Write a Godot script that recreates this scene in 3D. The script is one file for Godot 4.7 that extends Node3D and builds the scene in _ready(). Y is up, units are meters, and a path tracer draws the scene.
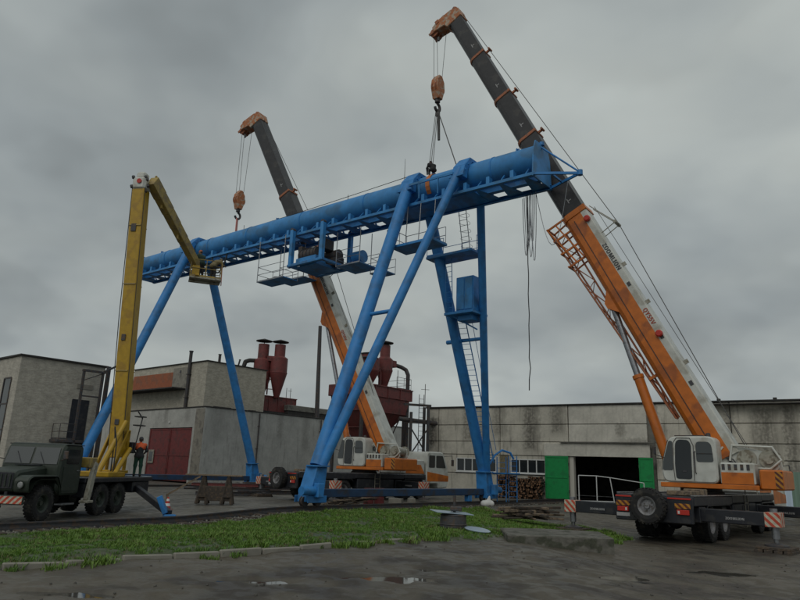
extends Node3D

# ---------------------------------------------------------------- mesh builder
class Geo:
	var v := PackedVector3Array()
	var n := PackedVector3Array()
	var u := PackedVector2Array()
	var c := PackedColorArray()
	var use_uv := false
	var use_col := false
	var ix := PackedInt32Array()
	func vert(p: Vector3, nn: Vector3, t := Vector2.ZERO, col := Color.WHITE) -> int:
		v.append(p); n.append(nn); u.append(t)
		c.append(col)
		return v.size() - 1
	func tri(a: Vector3, b: Vector3, d: Vector3):
		var nn := (b - a).cross(d - a)
		if nn.length() < 1e-12: return
		nn = nn.normalized()
		var k := v.size()
		vert(a, nn); vert(b, nn); vert(d, nn)
		ix.append_array([k, k + 2, k + 1])
	func quad(a: Vector3, b: Vector3, d: Vector3, e: Vector3):
		var nn := (d - a).cross(e - b)
		if nn.length() < 1e-12: return
		nn = nn.normalized()
		var k := v.size()
		vert(a, nn); vert(b, nn); vert(d, nn); vert(e, nn)
		ix.append_array([k, k + 2, k + 1, k, k + 3, k + 2])
	# a face of a convex body about centre o, turned outwards
	func face(pts: Array, o: Vector3):
		var nn: Vector3 = (pts[1] - pts[0]).cross(pts[2] - pts[0])
		var mid := Vector3.ZERO
		for p in pts: mid += p
		mid /= pts.size()
		var q := pts
		if nn.dot(mid - o) < 0.0:
			q = pts.duplicate(); q.reverse()
		if q.size() == 3: tri(q[0], q[1], q[2])
		else: quad(q[0], q[1], q[2], q[3])
	func box(x: Transform3D, s: Vector3, ch := 0.0):
		var h := s * 0.5
		var o := x.origin
		if ch <= 0.0:
			for a in 3:
				for sg in [-1.0, 1.0]:
					var b := (a + 1) % 3
					var d := (a + 2) % 3
					var pts := []
					for q in [[-1, -1], [1, -1], [1, 1], [-1, 1]]:
						var p := Vector3.ZERO
						p[a] = sg * h[a]; p[b] = q[0] * h[b]; p[d] = q[1] * h[d]
						pts.append(x * p)
					face(pts, o)
			return
		for a in 3:
			var b := (a + 1) % 3
			var d := (a + 2) % 3
			for sg in [-1.0, 1.0]:
				var pts := []
				for q in [[-1, -1], [1, -1], [1, 1], [-1, 1]]:
					var p := Vector3.ZERO
					p[a] = sg * h[a]; p[b] = q[0] * (h[b] - ch); p[d] = q[1] * (h[d] - ch)
					pts.append(x * p)
				face(pts, o)
			for sb in [-1.0, 1.0]:
				for sd in [-1.0, 1.0]:
					var p1 := Vector3.ZERO; var p2 := Vector3.ZERO
					p1[b] = sb * h[b]; p1[d] = sd * (h[d] - ch)
					p2[b] = sb * (h[b] - ch); p2[d] = sd * h[d]
					var e := h[a] - ch
					var m := Vector3.ZERO
					m[a] = e
					face([x * (p1 + m), x * (p1 - m), x * (p2 - m), x * (p2 + m)], o)
		for sx in [-1.0, 1.0]:
			for sy in [-1.0, 1.0]:
				for sz in [-1.0, 1.0]:
					face([x * Vector3(sx * h.x, sy * (h.y - ch), sz * (h.z - ch)), x * Vector3(sx * (h.x - ch), sy * h.y, sz * (h.z - ch)), x * Vector3(sx * (h.x - ch), sy * (h.y - ch), sz * h.z)], o)
	func bx(x0: float, x1: float, y0: float, y1: float, z0: float, z1: float, ch := 0.0):
		box(Transform3D(Basis.IDENTITY, Vector3(x0 + x1, y0 + y1, z0 + z1) * 0.5), Vector3(absf(x1 - x0), absf(y1 - y0), absf(z1 - z0)), ch)
	# rectangular bar between two points: w across, h along up
	func bar(a: Vector3, b: Vector3, w: float, h: float, up := Vector3.UP, ch := 0.0):
		var d := b - a
		if d.length() < 1e-5: return
		var xx := d.normalized()
		if absf(xx.dot(up)) > 0.98: up = Vector3.RIGHT if absf(xx.x) < 0.9 else Vector3.FORWARD
		var zz := xx.cross(up).normalized()
		var yy := zz.cross(xx)
		box(Transform3D(Basis(xx, yy, zz), (a + b) * 0.5), Vector3(d.length(), h, w), ch)
	func tube(a: Vector3, b: Vector3, ra: float, rb := -1.0, seg := 12, cap := true):
		if rb < 0.0: rb = ra
		var d := (b - a)
		if d.length() < 1e-5: return
		d = d.normalized()
		var s := d.cross(Vector3.UP if absf(d.y) < 0.95 else Vector3.RIGHT).normalized()
		var t := s.cross(d)
		var k := v.size()
		for i in seg + 1:
			var w := TAU * i / seg
			var o := s * cos(w) + t * sin(w)
			vert(a + o * ra, o); vert(b + o * rb, o)
		for i in seg:
			var q := k + i * 2
			ix.append_array([q, q + 2, q + 1, q + 1, q + 2, q + 3])
		if cap:
			for e in 2:
				var cc := a if e == 0 else b
				var nn := -d if e == 0 else d
				var r := ra if e == 0 else rb
				if r < 1e-4: continue
				var m := vert(cc, nn)
				for i in seg + 1:
					var w := TAU * i / seg
					vert(cc + (s * cos(w) + t * sin(w)) * r, nn)
				for i in seg:
					if e == 0: ix.append_array([m, m + 2 + i, m + 1 + i])
					else: ix.append_array([m, m + 1 + i, m + 2 + i])
	func pipe(pts: Array, r: float, seg := 8):
		for i in pts.size() - 1:
			tube(pts[i], pts[i + 1], r, r, seg, i == 0 or i == pts.size() - 2)
		for i in range(1, pts.size() - 1):
			ball(pts[i], r, 6, 4)
	func ball(o: Vector3, r: float, seg := 10, rings := 6):
		var k := v.size()
		for j in rings + 1:
			var p := PI * j / rings
			for i in seg + 1:
				var w := TAU * i / seg
				var d := Vector3(sin(p) * cos(w), cos(p), sin(p) * sin(w))
				vert(o + d * r, d)
		for j in rings:
			for i in seg:
				var q := k + j * (seg + 1) + i
				ix.append_array([q, q + seg + 1, q + 1, q + 1, q + seg + 1, q + seg + 2])
	# profile of [radius, height] pairs turned about the local Y axis of x
	func lathe(x: Transform3D, prof: Array, seg := 20):
		for j in prof.size() - 1:
			var p0 = prof[j]; var p1 = prof[j + 1]
			var e := Vector2(p1[0] - p0[0], p1[1] - p0[1])
			if e.length() < 1e-6: continue
			e = e.normalized()
			var k := v.size()
			for i in seg + 1:
				var w := TAU * i / seg
				var o := Vector3(cos(w), 0, sin(w))
				var nn := (x.basis * (o * e.y + Vector3(0, -e.x, 0))).normalized()
				vert(x * (o * p0[0] + Vector3(0, p0[1], 0)), nn)
				vert(x * (o * p1[0] + Vector3(0, p1[1], 0)), nn)
			for i in seg:
				var q := k + i * 2
				ix.append_array([q, q + 2, q + 1, q + 1, q + 2, q + 3])
	# polygon (in local XY) pulled along local Z from z0 to z1, edges chamfered by ch
	func prism(poly: PackedVector2Array, z0: float, z1: float, x := Transform3D.IDENTITY, ch := 0.0):
		var p := poly
		if Geometry2D.is_polygon_clockwise(p):
			p = p.duplicate(); p.reverse()
		var m := p.size()
		var inner := PackedVector2Array()
		for i in m:
			var a := (p[i] - p[(i + m - 1) % m]).normalized()
			var b := (p[(i + 1) % m] - p[i]).normalized()
			var na := Vector2(-a.y, a.x); var nb := Vector2(-b.y, b.x)
			var bi := (na + nb)
			bi = bi / maxf(bi.dot(na), 0.35)
			inner.append(p[i] + bi * ch)
		for i in m:
			var j := (i + 1) % m
			quad(x * Vector3(p[i].x, p[i].y, z0 + ch), x * Vector3(p[j].x, p[j].y, z0 + ch), x * Vector3(p[j].x, p[j].y, z1 - ch), x * Vector3(p[i].x, p[i].y, z1 - ch))
			if ch > 0.0:
				quad(x * Vector3(p[i].x, p[i].y, z1 - ch), x * Vector3(p[j].x, p[j].y, z1 - ch), x * Vector3(inner[j].x, inner[j].y, z1), x * Vector3(inner[i].x, inner[i].y, z1))
				quad(x * Vector3(inner[i].x, inner[i].y, z0), x * Vector3(inner[j].x, inner[j].y, z0), x * Vector3(p[j].x, p[j].y, z0 + ch), x * Vector3(p[i].x, p[i].y, z0 + ch))
		var tr := Geometry2D.triangulate_polygon(inner)
		for i in range(0, tr.size(), 3):
			var a := inner[tr[i]]; var b := inner[tr[i + 1]]; var d := inner[tr[i + 2]]
			if (b - a).cross(d - a) < 0.0:
				var sw := b; b = d; d = sw
			tri(x * Vector3(a.x, a.y, z1), x * Vector3(b.x, b.y, z1), x * Vector3(d.x, d.y, z1))
			tri(x * Vector3(a.x, a.y, z0), x * Vector3(d.x, d.y, z0), x * Vector3(b.x, b.y, z0))
	func mesh() -> ArrayMesh:
		var a := []
		a.resize(Mesh.ARRAY_MAX)
		a[Mesh.ARRAY_VERTEX] = v; a[Mesh.ARRAY_NORMAL] = n; a[Mesh.ARRAY_INDEX] = ix
		if use_uv: a[Mesh.ARRAY_TEX_UV] = u
		if use_col: a[Mesh.ARRAY_COLOR] = c
		var m := ArrayMesh.new()
		m.add_surface_from_arrays(Mesh.PRIMITIVE_TRIANGLES, a)
		return m

# ---------------------------------------------------------------- scene helpers
var M := {}
var taken := {}
var rng := RandomNumberGenerator.new()
var gray := {}

func numbered(called: String) -> String:
	if not taken.has(called):
		taken[called] = 0
		return called
	taken[called] += 1
	return "%s_%03d" % [called, taken[called]]

func thing(called: String, label: String, category: String, at := Vector3.ZERO, turn := 0.0, group := "") -> Node3D:
	var o := Node3D.new()
	o.name = numbered(called)
	add_child(o)
	o.position = at; o.rotation.y = turn
	tag(o, label, category, group)
	return o

func tag(o: Node, label: String, category: String, group := ""):
	o.set_meta("label", label); o.set_meta("category", category)
	if group: o.set_meta("group", group)

func put(called: String, m: Mesh, mat: Material, parent: Node, x := Transform3D.IDENTITY) -> MeshInstance3D:
	var o := MeshInstance3D.new()
	o.mesh = m
	o.material_override = mat
	o.transform = x
	if parent == self:
		o.name = numbered(called)
		add_child(o)
	else:
		o.name = called
		parent.add_child(o, true)
	return o

func part(called: String, g: Geo, mat: Material, parent: Node, x := Transform3D.IDENTITY) -> MeshInstance3D:
	return put(called, g.mesh(), mat, parent, x)

func setting(o: Node) -> Node:
	o.set_meta("kind", "structure")
	return o

func T(o: Vector3, b := Basis.IDENTITY) -> Transform3D:
	return Transform3D(b, o)

func lin(r: float, g: float, b: float) -> Color:
	return Color(r, g, b).linear_to_srgb()

# the same outline with its corners rounded by r
func rounded(p: Array, r: float, n := 4) -> PackedVector2Array:
	var out := PackedVector2Array()
	for i in p.size():
		var b: Vector2 = p[i]
		var a: Vector2 = p[(i + p.size() - 1) % p.size()]; var c: Vector2 = p[(i + 1) % p.size()]
		var ra := minf(r, b.distance_to(a) * 0.45); var rc := minf(r, b.distance_to(c) * 0.45)
		var s := b + (a - b).normalized() * ra; var e := b + (c - b).normalized() * rc
		for k in n + 1:
			var t := float(k) / n
			out.append(s.lerp(b, t).lerp(b.lerp(e, t), t))
	return out

# ground plan point: x to the right, d metres ahead of where the photographer stands
func G(x: float, d: float, y := 0.0) -> Vector3:
	return Vector3(x, y, -d)

# ---------------------------------------------------------------- textures
func noise(seed_: int, freq: float, oct := 4, typ := FastNoiseLite.TYPE_SIMPLEX_SMOOTH) -> FastNoiseLite:
	var f := FastNoiseLite.new()
	f.seed = seed_; f.frequency = freq; f.noise_type = typ
	f.fractal_type = FastNoiseLite.FRACTAL_FBM; f.fractal_octaves = oct
	return f

func seamless(seed_: int, freq: float, oct: int, size := 256) -> Image:
	return noise(seed_, freq, oct).get_seamless_image(size, size)

# tileable colour texture: a * (1 + var), with patches of a second colour
func tex(seed_: int, a: Color, b: Color, amount: float, patch: float, edge := 0.12, size := 256, f1 := 0.03, f2 := 0.012) -> ImageTexture:
	var i1 := seamless(seed_, f1, 5, size)
	var i2 := seamless(seed_ + 31, f2, 5, size)
	var im := Image.create(size, size, true, Image.FORMAT_RGB8)
	for y in size:
		for x in size:
			var p := i1.get_pixel(x, y).r
			var q := i2.get_pixel(x, y).r
			var k := smoothstep(1.0 - patch - edge, 1.0 - patch + edge, q)
			var col := a.lerp(b, k)
			var s := 1.0 + (p - 0.5) * 2.0 * amount
			im.set_pixel(x, y, Color(clampf(col.r * s, 0, 1), clampf(col.g * s, 0, 1), clampf(col.b * s, 0, 1)).linear_to_srgb())
	im.generate_mipmaps()
	return ImageTexture.create_from_image(im)

func bump(seed_: int, freq: float, oct := 5, size := 256) -> ImageTexture:
	var im := seamless(seed_, freq, oct, size)
	im.convert(Image.FORMAT_L8)
	return ImageTexture.create_from_image(im)

func mat(key: String, a: Color, b: Color, amount: float, patch: float, rough: float, scale := 0.4, metal := 0.0, relief := 0.0, world := false, size := 256) -> StandardMaterial3D:
	var m := StandardMaterial3D.new()
	m.resource_name = key
	m.albedo_texture = tex(key.hash() % 9973, a, b, amount, patch, 0.12, size)
	m.roughness = rough
	m.metallic = metal
	m.uv1_triplanar = true
	m.uv1_world_triplanar = world
	m.uv1_scale = Vector3.ONE * scale
	if relief > 0.0:
		m.heightmap_enabled = true
		if not gray.has("bump"): gray["bump"] = bump(7, 0.05)
		m.heightmap_texture = gray["bump"]
		m.heightmap_scale = relief
	M[key] = m
	return m

func flat(key: String, a: Color, rough: float, metal := 0.0) -> StandardMaterial3D:
	var m := StandardMaterial3D.new()
	m.resource_name = key
	m.albedo_color = a.linear_to_srgb()
	m.roughness = rough; m.metallic = metal
	M[key] = m
	return m

func stripes(key: String, a: Color, b: Color, per: float):
	var s := 128
	var im := Image.create(s, s, true, Image.FORMAT_RGB8)
	var ns := noise(key.hash() % 977, 0.05)
	for y in s:
		for x in s:
			var on := fposmod(float(x + y) / s * per, 1.0) < 0.5
			var w := 0.85 + 0.3 * ns.get_noise_2d(x, y)
			var col := a if on else b
			im.set_pixel(x, y, (col * w).linear_to_srgb())
	im.generate_mipmaps()
	var m := StandardMaterial3D.new()
	m.albedo_texture = ImageTexture.create_from_image(im)
	m.roughness = 0.5
	m.uv1_triplanar = true
	m.uv1_scale = Vector3.ONE
	m.resource_name = key
	M[key] = m

func lettering(text: String, height: float, material: Material, parent: Node, x: Transform3D) -> MeshInstance3D:
	var t := TextMesh.new()
	var f := SystemFont.new()
	f.font_names = PackedStringArray(["Droid Sans"])
	f.font_weight = 700
	t.font = f
	t.text = text
	t.font_size = 32
	t.pixel_size = height / 24.0
	t.depth = 0.012
	t.curve_step = 3.0
	return put("lettering", t, material, parent, x)

func make_materials():
	mat("blue", Color(0.038, 0.225, 0.52), Color(0.045, 0.165, 0.33), 0.2, 0.36, 0.52, 0.13, 0.0, 0.05)
	mat("blue_leg", Color(0.028, 0.205, 0.52), Color(0.035, 0.145, 0.33), 0.2, 0.36, 0.58, 0.22, 0.0, 0.05)
	mat("blue_low", Color(0.03, 0.205, 0.50), Color(0.04, 0.15, 0.33), 0.2, 0.36, 0.5, 0.21)
	mat("orange", Color(0.52, 0.14, 0.014), Color(0.34, 0.095, 0.02), 0.18, 0.32, 0.38, 0.22)
	mat("white_paint", Color(0.52, 0.53, 0.49), Color(0.38, 0.37, 0.32), 0.14, 0.32, 0.4, 0.25)
	mat("boom_dark", Color(0.032, 0.031, 0.033), Color(0.055, 0.052, 0.05), 0.2, 0.3, 0.45, 0.3)
	mat("rust_orange", Color(0.36, 0.12, 0.05), Color(0.22, 0.11, 0.07), 0.25, 0.4, 0.6, 1.2)
	mat("head_mottle", Color(0.40, 0.14, 0.05), Color(0.40, 0.33, 0.25), 0.3, 0.42, 0.55, 0.75)
	mat("chassis", Color(0.014, 0.016, 0.022), Color(0.03, 0.03, 0.032), 0.25, 0.3, 0.5, 0.6)
	mat("rubber", Color(0.014, 0.014, 0.015), Color(0.05, 0.045, 0.038), 0.25, 0.32, 0.85, 1.1, 0.0, 0.3)
	mat("rim", Color(0.20, 0.20, 0.21), Color(0.09, 0.08, 0.07), 0.2, 0.35, 0.5, 2.0)
	mat("steel", Color(0.30, 0.31, 0.33), Color(0.2, 0.2, 0.2), 0.15, 0.3, 0.3, 1.0, 0.7)
	mat("dark_steel", Color(0.05, 0.05, 0.055), Color(0.08, 0.055, 0.04), 0.25, 0.35, 0.6, 1.0)
	mat("wet_stone", Color(0.075, 0.07, 0.06), Color(0.05, 0.047, 0.04), 0.25, 0.35, 0.7, 1.0, 0.0, 0.4)
	mat("slab", Color(0.12, 0.115, 0.098), Color(0.055, 0.058, 0.04), 0.3, 0.42, 0.85, 0.45, 0.0, 1.2)
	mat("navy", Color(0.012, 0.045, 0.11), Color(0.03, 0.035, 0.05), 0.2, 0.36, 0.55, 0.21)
	mat("rope", Color(0.07, 0.07, 0.07), Color(0.11, 0.10, 0.09), 0.2, 0.3, 0.6, 3.0)
	mat("yellow", Color(0.40, 0.245, 0.012), Color(0.33, 0.195, 0.018), 0.12, 0.32, 0.45, 0.4)
	mat("yellow_old", Color(0.36, 0.26, 0.07), Color(0.24, 0.18, 0.08), 0.2, 0.4, 0.55, 0.5)
	mat("khaki", Color(0.021, 0.031, 0.022), Color(0.032, 0.04, 0.03), 0.15, 0.3, 0.5, 0.6)
	mat("pale_steel", Color(0.30, 0.29, 0.24), Color(0.18, 0.16, 0.12), 0.2, 0.35, 0.55, 0.9)
	mat("concrete", Color(0.25, 0.235, 0.20), Color(0.17, 0.16, 0.14), 0.16, 0.32, 0.9, 0.25, 0.0, 0.6)
	mat("concrete_dark", Color(0.17, 0.165, 0.145), Color(0.09, 0.088, 0.08), 0.2, 0.35, 0.9, 0.3, 0.0, 0.8)
	mat("wood", Color(0.20, 0.15, 0.10), Color(0.11, 0.085, 0.065), 0.25, 0.4, 0.85, 1.3, 0.0, 0.5)
	mat("wood_dark", Color(0.055, 0.045, 0.037), Color(0.09, 0.065, 0.045), 0.3, 0.4, 0.9, 1.3, 0.0, 0.6)
	mat("log_end", Color(0.22, 0.12, 0.065), Color(0.12, 0.065, 0.04), 0.3, 0.4, 0.9, 1.3)
	mat("oxide", Color(0.16, 0.038, 0.035), Color(0.10, 0.035, 0.032), 0.2, 0.35, 0.6, 0.4, 0.0, 0.2)
	mat("gate_red", Color(0.165, 0.030, 0.030), Color(0.115, 0.032, 0.032), 0.2, 0.35, 0.6, 0.35, 0.0, 0.2)
	mat("gate_green", Color(0.004, 0.26, 0.066), Color(0.005, 0.20, 0.055), 0.1, 0.3, 0.5, 0.4)
	mat("asphalt_roof", Color(0.035, 0.034, 0.033), Color(0.055, 0.05, 0.045), 0.2, 0.3, 0.9, 0.5)
	mat("jacket", Color(0.018, 0.021, 0.026), Color(0.03, 0.032, 0.036), 0.2, 0.3, 0.9, 2.0)
	mat("rag", Color(0.20, 0.17, 0.10), Color(0.12, 0.10, 0.065), 0.2, 0.4, 0.95, 2.0, 0.0, 0.5)
	flat("glass", Color(0.02, 0.024, 0.027), 0.06)
	flat("glass_grey", Color(0.06, 0.068, 0.07), 0.08)
	flat("headlamp_lens", Color(0.25, 0.26, 0.26), 0.12)
	flat("sheet_green", Color(0.12, 0.20, 0.15), 0.6)
	flat("windscreen", Color(0.11, 0.115, 0.115), 0.07)  # base colour lightened to stand in for sky reflected in the truck glass
	flat("white_frame", Color(0.62, 0.63, 0.62), 0.4)
	flat("lamp_red", Color(0.45, 0.03, 0.02), 0.25)
	flat("lamp_white", Color(0.6, 0.6, 0.58), 0.2)
	flat("text_dark", Color(0.05, 0.05, 0.055), 0.5)
	flat("text_white", Color(0.34, 0.34, 0.34), 0.5)
	flat("text_red", Color(0.35, 0.06, 0.03), 0.5)
	flat("hivis", Color(0.85, 0.16, 0.05), 0.7)
	flat("trousers_green", Color(0.015, 0.06, 0.045), 0.9)
	flat("skin", Color(0.36, 0.19, 0.13), 0.6)
	flat("cap", Color(0.10, 0.11, 0.12), 0.85)
	flat("pink_sling", Color(0.45, 0.16, 0.14), 0.8)
	flat("orange_sling", Color(0.52, 0.17, 0.05), 0.8)
	flat("cable_black", Color(0.03, 0.032, 0.035), 0.6)
	flat("pale_sheet", Color(0.34, 0.42, 0.50), 0.3, 0.3)
	flat("bag_white", Color(0.6, 0.6, 0.58), 0.8)
	stripes("warn_red", Color(0.55, 0.08, 0.04), Color(0.55, 0.53, 0.42), 4.0)
	stripes("warn_yellow", Color(0.5, 0.22, 0.02), Color(0.12, 0.03, 0.02), 5.0)
	M["warn_red"].uv1_scale = Vector3.ONE * 1.1

# ---------------------------------------------------------------- sky
func make_sky() -> Sky:
	var w := 2048; var h := 1024
	var im := Image.create(w, h, false, Image.FORMAT_RGBF)
	var big := noise(3457, 1.1, 5); var fine := noise(12, 3.0, 5); var bank := noise(19, 2.1, 4)
	im.fill(Color(0.335, 0.365, 0.365))
	for y in h / 2 + 2:
		var el := (0.5 - (y + 0.5) / h) * PI
		for x in w:
			var az := (x + 0.5) / w * TAU
			# the cloud deck is a flat layer seen from below
			var s := 1.0 / maxf(sin(el) + 0.34, 0.1)
			var dx := sin(az) * cos(el) * s; var dz := -cos(az) * cos(el) * s
			var a := big.get_noise_2d(dx, dz)
			var b := fine.get_noise_2d(dx + a * 0.5, dz * 1.15)
			var c := bank.get_noise_2d(dx * 0.7 + 40.0, dz * 0.7)
			var val := 0.362 * (1.0 + 0.44 * a + 0.07 * b + 0.10 * minf(c, 0.25))
			var blue := clampf(0.5 - a - c * 0.5, 0.0, 1.0)
			im.set_pixel(x, y, Color(val * (0.955 - 0.03 * blue), val * 1.035, val * (1.01 + 0.06 * blue)))
	var t := ImageTexture.create_from_image(im)
	var pm := PanoramaSkyMaterial.new()
	pm.panorama = t
	var sk := Sky.new()
	sk.sky_material = pm
	return sk

func make_camera_and_light():
	var cam := Camera3D.new()
	cam.name = "camera"
	add_child(cam)
	var p := deg_to_rad(14.522); var r := deg_to_rad(2.04)
	var fwd := Vector3(0, sin(p), -cos(p)); var up0 := Vector3(0, cos(p), sin(p)); var rt0 := Vector3.RIGHT
	var rt := rt0 * cos(r) + up0 * sin(r); var up := up0 * cos(r) - rt0 * sin(r)
	cam.transform = Transform3D(Basis(rt, up, -fwd), Vector3(0, 2.0, 0))
	cam.fov = 49.49
	cam.near = 0.1
	cam.far = 3000.0
	cam.current = true
	var we := WorldEnvironment.new()
	we.name = "environment"
	var e := Environment.new()
	e.background_mode = Environment.BG_SKY
	e.sky = make_sky()
	e.tonemap_mode = Environment.TONE_MAPPER_LINEAR
	e.tonemap_exposure = 1.0
	e.sdfgi_enabled = true; e.ssao_enabled = true; e.ssil_enabled = true
	we.environment = e
	add_child(we)
	var sun := DirectionalLight3D.new()
	sun.name = "sun"
	sun.light_energy = 0.26
	sun.light_angular_distance = 40.0
	sun.light_color = Color(1.0, 0.98, 0.95)
	sun.shadow_enabled = true
	add_child(sun)
	sun.look_at_from_position(Vector3(-8, 22, 20), Vector3.ZERO)

# ---------------------------------------------------------------- ground
const PUDDLES := [[-0.2, 13.3, 0.75, 0.30], [-2.5, 12.5, 0.5, 0.22], [0.9, 14.7, 0.4, 0.2], [4.9, 15.6, 0.6, 0.25], [9.0, 18.8, 0.9, 0.35], [-5.0, 10.8, 0.7, 0.2]]
const GRASS := [[-16.0, 4.4], [-7.1, 12.95], [-2.25, 17.3], [0.6, 20.35], [2.3, 20.9], [3.7, 22.6], [4.2, 24.4], [7.0, 24.2], [8.4, 25.9], [9.5, 28.4], [9.4, 31.5], [6.5, 36.5], [3.6, 39.6], [-1.8, 31.4], [-7.7, 24.2], [-13.4, 17.3], [-17.2, 12.7]]
var grass_poly := PackedVector2Array()
var gn1: FastNoiseLite
var gn2: FastNoiseLite
var gn3: FastNoiseLite

func rail_dist(x: float, d: float) -> float:   # metres in front of (-) or behind (+) the near crane rail
	return -(x + 3.999) * 0.7720 + (d - 32.45) * 0.6356

func in_grass(x: float, d: float) -> float:
	var p := Vector2(x, d)
	var inside := Geometry2D.is_point_in_polygon(p, grass_poly)
	var best := 1e9
	for i in grass_poly.size():
		var q := Geometry2D.get_closest_point_to_segment(p, grass_poly[i], grass_poly[(i + 1) % grass_poly.size()])
		best = minf(best, q.distance_to(p))
	return best if inside else -best

func ground_y(x: float, d: float) -> float:
	var near := smoothstep(30.0, 16.0, d)
	var y := gn1.get_noise_2d(x, d) * lerpf(0.02, 0.075, near) + gn2.get_noise_2d(x, d) * 0.035 * near
	# wheel ruts across the muddy road
	var rut := sin((x * 0.45 + d * 1.25) * 1.3 + gn1.get_noise_2d(x * 0.5, d * 0.5) * 3.0)
	y += rut * 0.018 * near
	y *= smoothstep(0.2, 2.2, absf(rail_dist(x, d)))
	if d < 32.0:
		var gi := in_grass(x, d)
		y += 0.09 * smoothstep(-0.25, 0.5, gi)
	y -= 0.11 * (1.0 - smoothstep(0.9, 2.4, absf(rail_dist(x, d))))
	for q in PUDDLES:
		if absf(x - q[0]) > 2.5 or absf(d - q[1]) > 1.2: continue
		var e: float = pow((x - q[0]) / q[2], 2.0) + pow((d - q[1]) / q[3], 2.0) + 1.6 * gn2.get_noise_2d(x * 0.9 + 30.0, d * 0.9)
		y = lerpf(y, -0.055, smoothstep(2.6, 0.5, e))
		y = maxf(y, -0.02) if e > 1.9 and e < 3.5 else y
	return y - 0.02 + yard_dip(x, d)

func yard_dip(x: float, d: float) -> float:   # the road falls away a little towards the right
	return -0.40 * smoothstep(2.5, 8.0, x) * smoothstep(43.0, 33.0, d) + left_dip((x - 1.0875) * 0.6356 + (d - 38.632) * 0.7720) * smoothstep(-10.0, -3.5, rail_dist(x, d))

func left_dip(r: float) -> float:   # and the near track sinks a little beyond the gantry's left foot
	return -0.27 * smoothstep(-8.9, -16.0, r)

func make_ground():
	for p in GRASS: grass_poly.append(Vector2(p[0], p[1]))
	gn1 = noise(3, 0.22, 4); gn2 = noise(4, 1.3, 4); gn3 = noise(5, 0.5, 5)
	var xs := []; var ds := []
	var x := -18.0
	while x <= 22.0:
		xs.append(x); x += 0.13
	for k in [24.0, 28, 34, 44, 60, 90, 150, 300, 700, 1500]:
		xs.append(k); xs.push_front(-k)
	ds = [-600.0, -100, -20, 0, 4, 7]
	var d := 8.0
	while d < 34.0:
		ds.append(d); d += 0.07 + (d - 8.0) * 0.006
	while d < 90.0:
		ds.append(d); d += 0.9
	ds.append_array([95.0, 110, 150, 250, 500, 1000, 2000])
	var g := Geo.new()
	g.use_col = true
	var nx := xs.size()
	for j in ds.size():
		for i in nx:
			var px: float = xs[i]; var pd: float = ds[j]
			var y := ground_y(px, pd) if absf(px) < 60.0 and pd > 4.0 and pd < 100.0 else -0.02 + yard_dip(px, pd)
			var gi := in_grass(px, pd) if absf(px) < 20.0 and pd < 42.0 and pd > 3.0 else -5.0
			var n1 := gn3.get_noise_2d(px, pd); var n2 := gn1.get_noise_2d(px * 0.6 + 90.0, pd * 0.6)
			var mud := Color(0.090, 0.078, 0.058).lerp(Color(0.046, 0.039, 0.029), clampf(0.5 + n1 * 2.6 + gn2.get_noise_2d(px * 0.7, pd * 0.7) * 0.7, 0, 1))
			mud = mud.lerp(Color(0.115, 0.101, 0.078), clampf(n2 * 2.4, 0.0, 0.8))
			var yard := Color(0.15, 0.142, 0.122).lerp(Color(0.085, 0.080, 0.068), clampf(0.5 + n1 * 1.6 + n2, 0, 1))
			var rd := rail_dist(px, pd)
			var col := mud.lerp(yard, smoothstep(-1.2, -0.2, rd + n1 * 0.6))
			col = col.lerp(Color(0.050, 0.072, 0.022), smoothstep(-0.3, 0.35, gi + n1 * 0.5))
			g.vert(G(px, pd, y), Vector3.UP, Vector2(px, pd), col)
	for j in ds.size() - 1:
		for i in nx - 1:
			var k := j * nx + i
			g.ix.append_array([k, k + nx, k + 1, k + 1, k + nx, k + nx + 1])
	# smooth normals
	for j in range(1, ds.size() - 1):
		for i in range(1, nx - 1):
			var k := j * nx + i
			var e := g.v[k + 1] - g.v[k - 1]; var f := g.v[k + nx] - g.v[k - nx]
			g.n[k] = e.cross(f).normalized() * (1.0 if e.cross(f).y > 0.0 else -1.0)
	var m := StandardMaterial3D.new()
	m.resource_name = "earth"
	m.vertex_color_use_as_albedo = true
	m.albedo_texture = tex(501, Color(0.95, 0.95, 0.95), Color(0.82, 0.79, 0.74), 0.2, 0.42, 0.2, 512, 0.12, 0.02)
	m.uv1_triplanar = true; m.uv1_world_triplanar = true
	m.uv1_scale = Vector3.ONE * 0.24
	m.roughness = 1.0
	var ri := seamless(77, 0.012, 5, 512)
	for y in 512:
		for x2 in 512:
			var q := smoothstep(0.38, 0.62, ri.get_pixel(x2, y).r)
			ri.set_pixel(x2, y, Color.from_hsv(0, 0, lerpf(0.45, 0.72, q)))
	ri.convert(Image.FORMAT_RGB8)
	m.roughness_texture = ImageTexture.create_from_image(ri)
	m.roughness_texture_channel = BaseMaterial3D.TEXTURE_CHANNEL_RED
	m.heightmap_enabled = true
	m.heightmap_texture = bump(9, 0.06, 5, 512)
	m.heightmap_scale = 0.6
	setting(part("ground", g, m, self))
	# rain water standing in the hollows
	var wm := flat("puddle_water", Color(0.06, 0.056, 0.047), 0.05)
	for q in PUDDLES:
		var pg := Geo.new()
		var lev: float = -0.05 + yard_dip(q[0], q[1])
		var seg := 40
		var pts := []
		for k in seg:
			var w := TAU * k / seg
			pts.append(G(q[0] + cos(w) * q[2] * 1.5, q[1] + sin(w) * q[3] * 1.5, lev))
		for k in seg:
			pg.tri(G(q[0], q[1], lev), pts[k], pts[(k + 1) % seg])
		setting(part("puddle", pg, wm, self))

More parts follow.
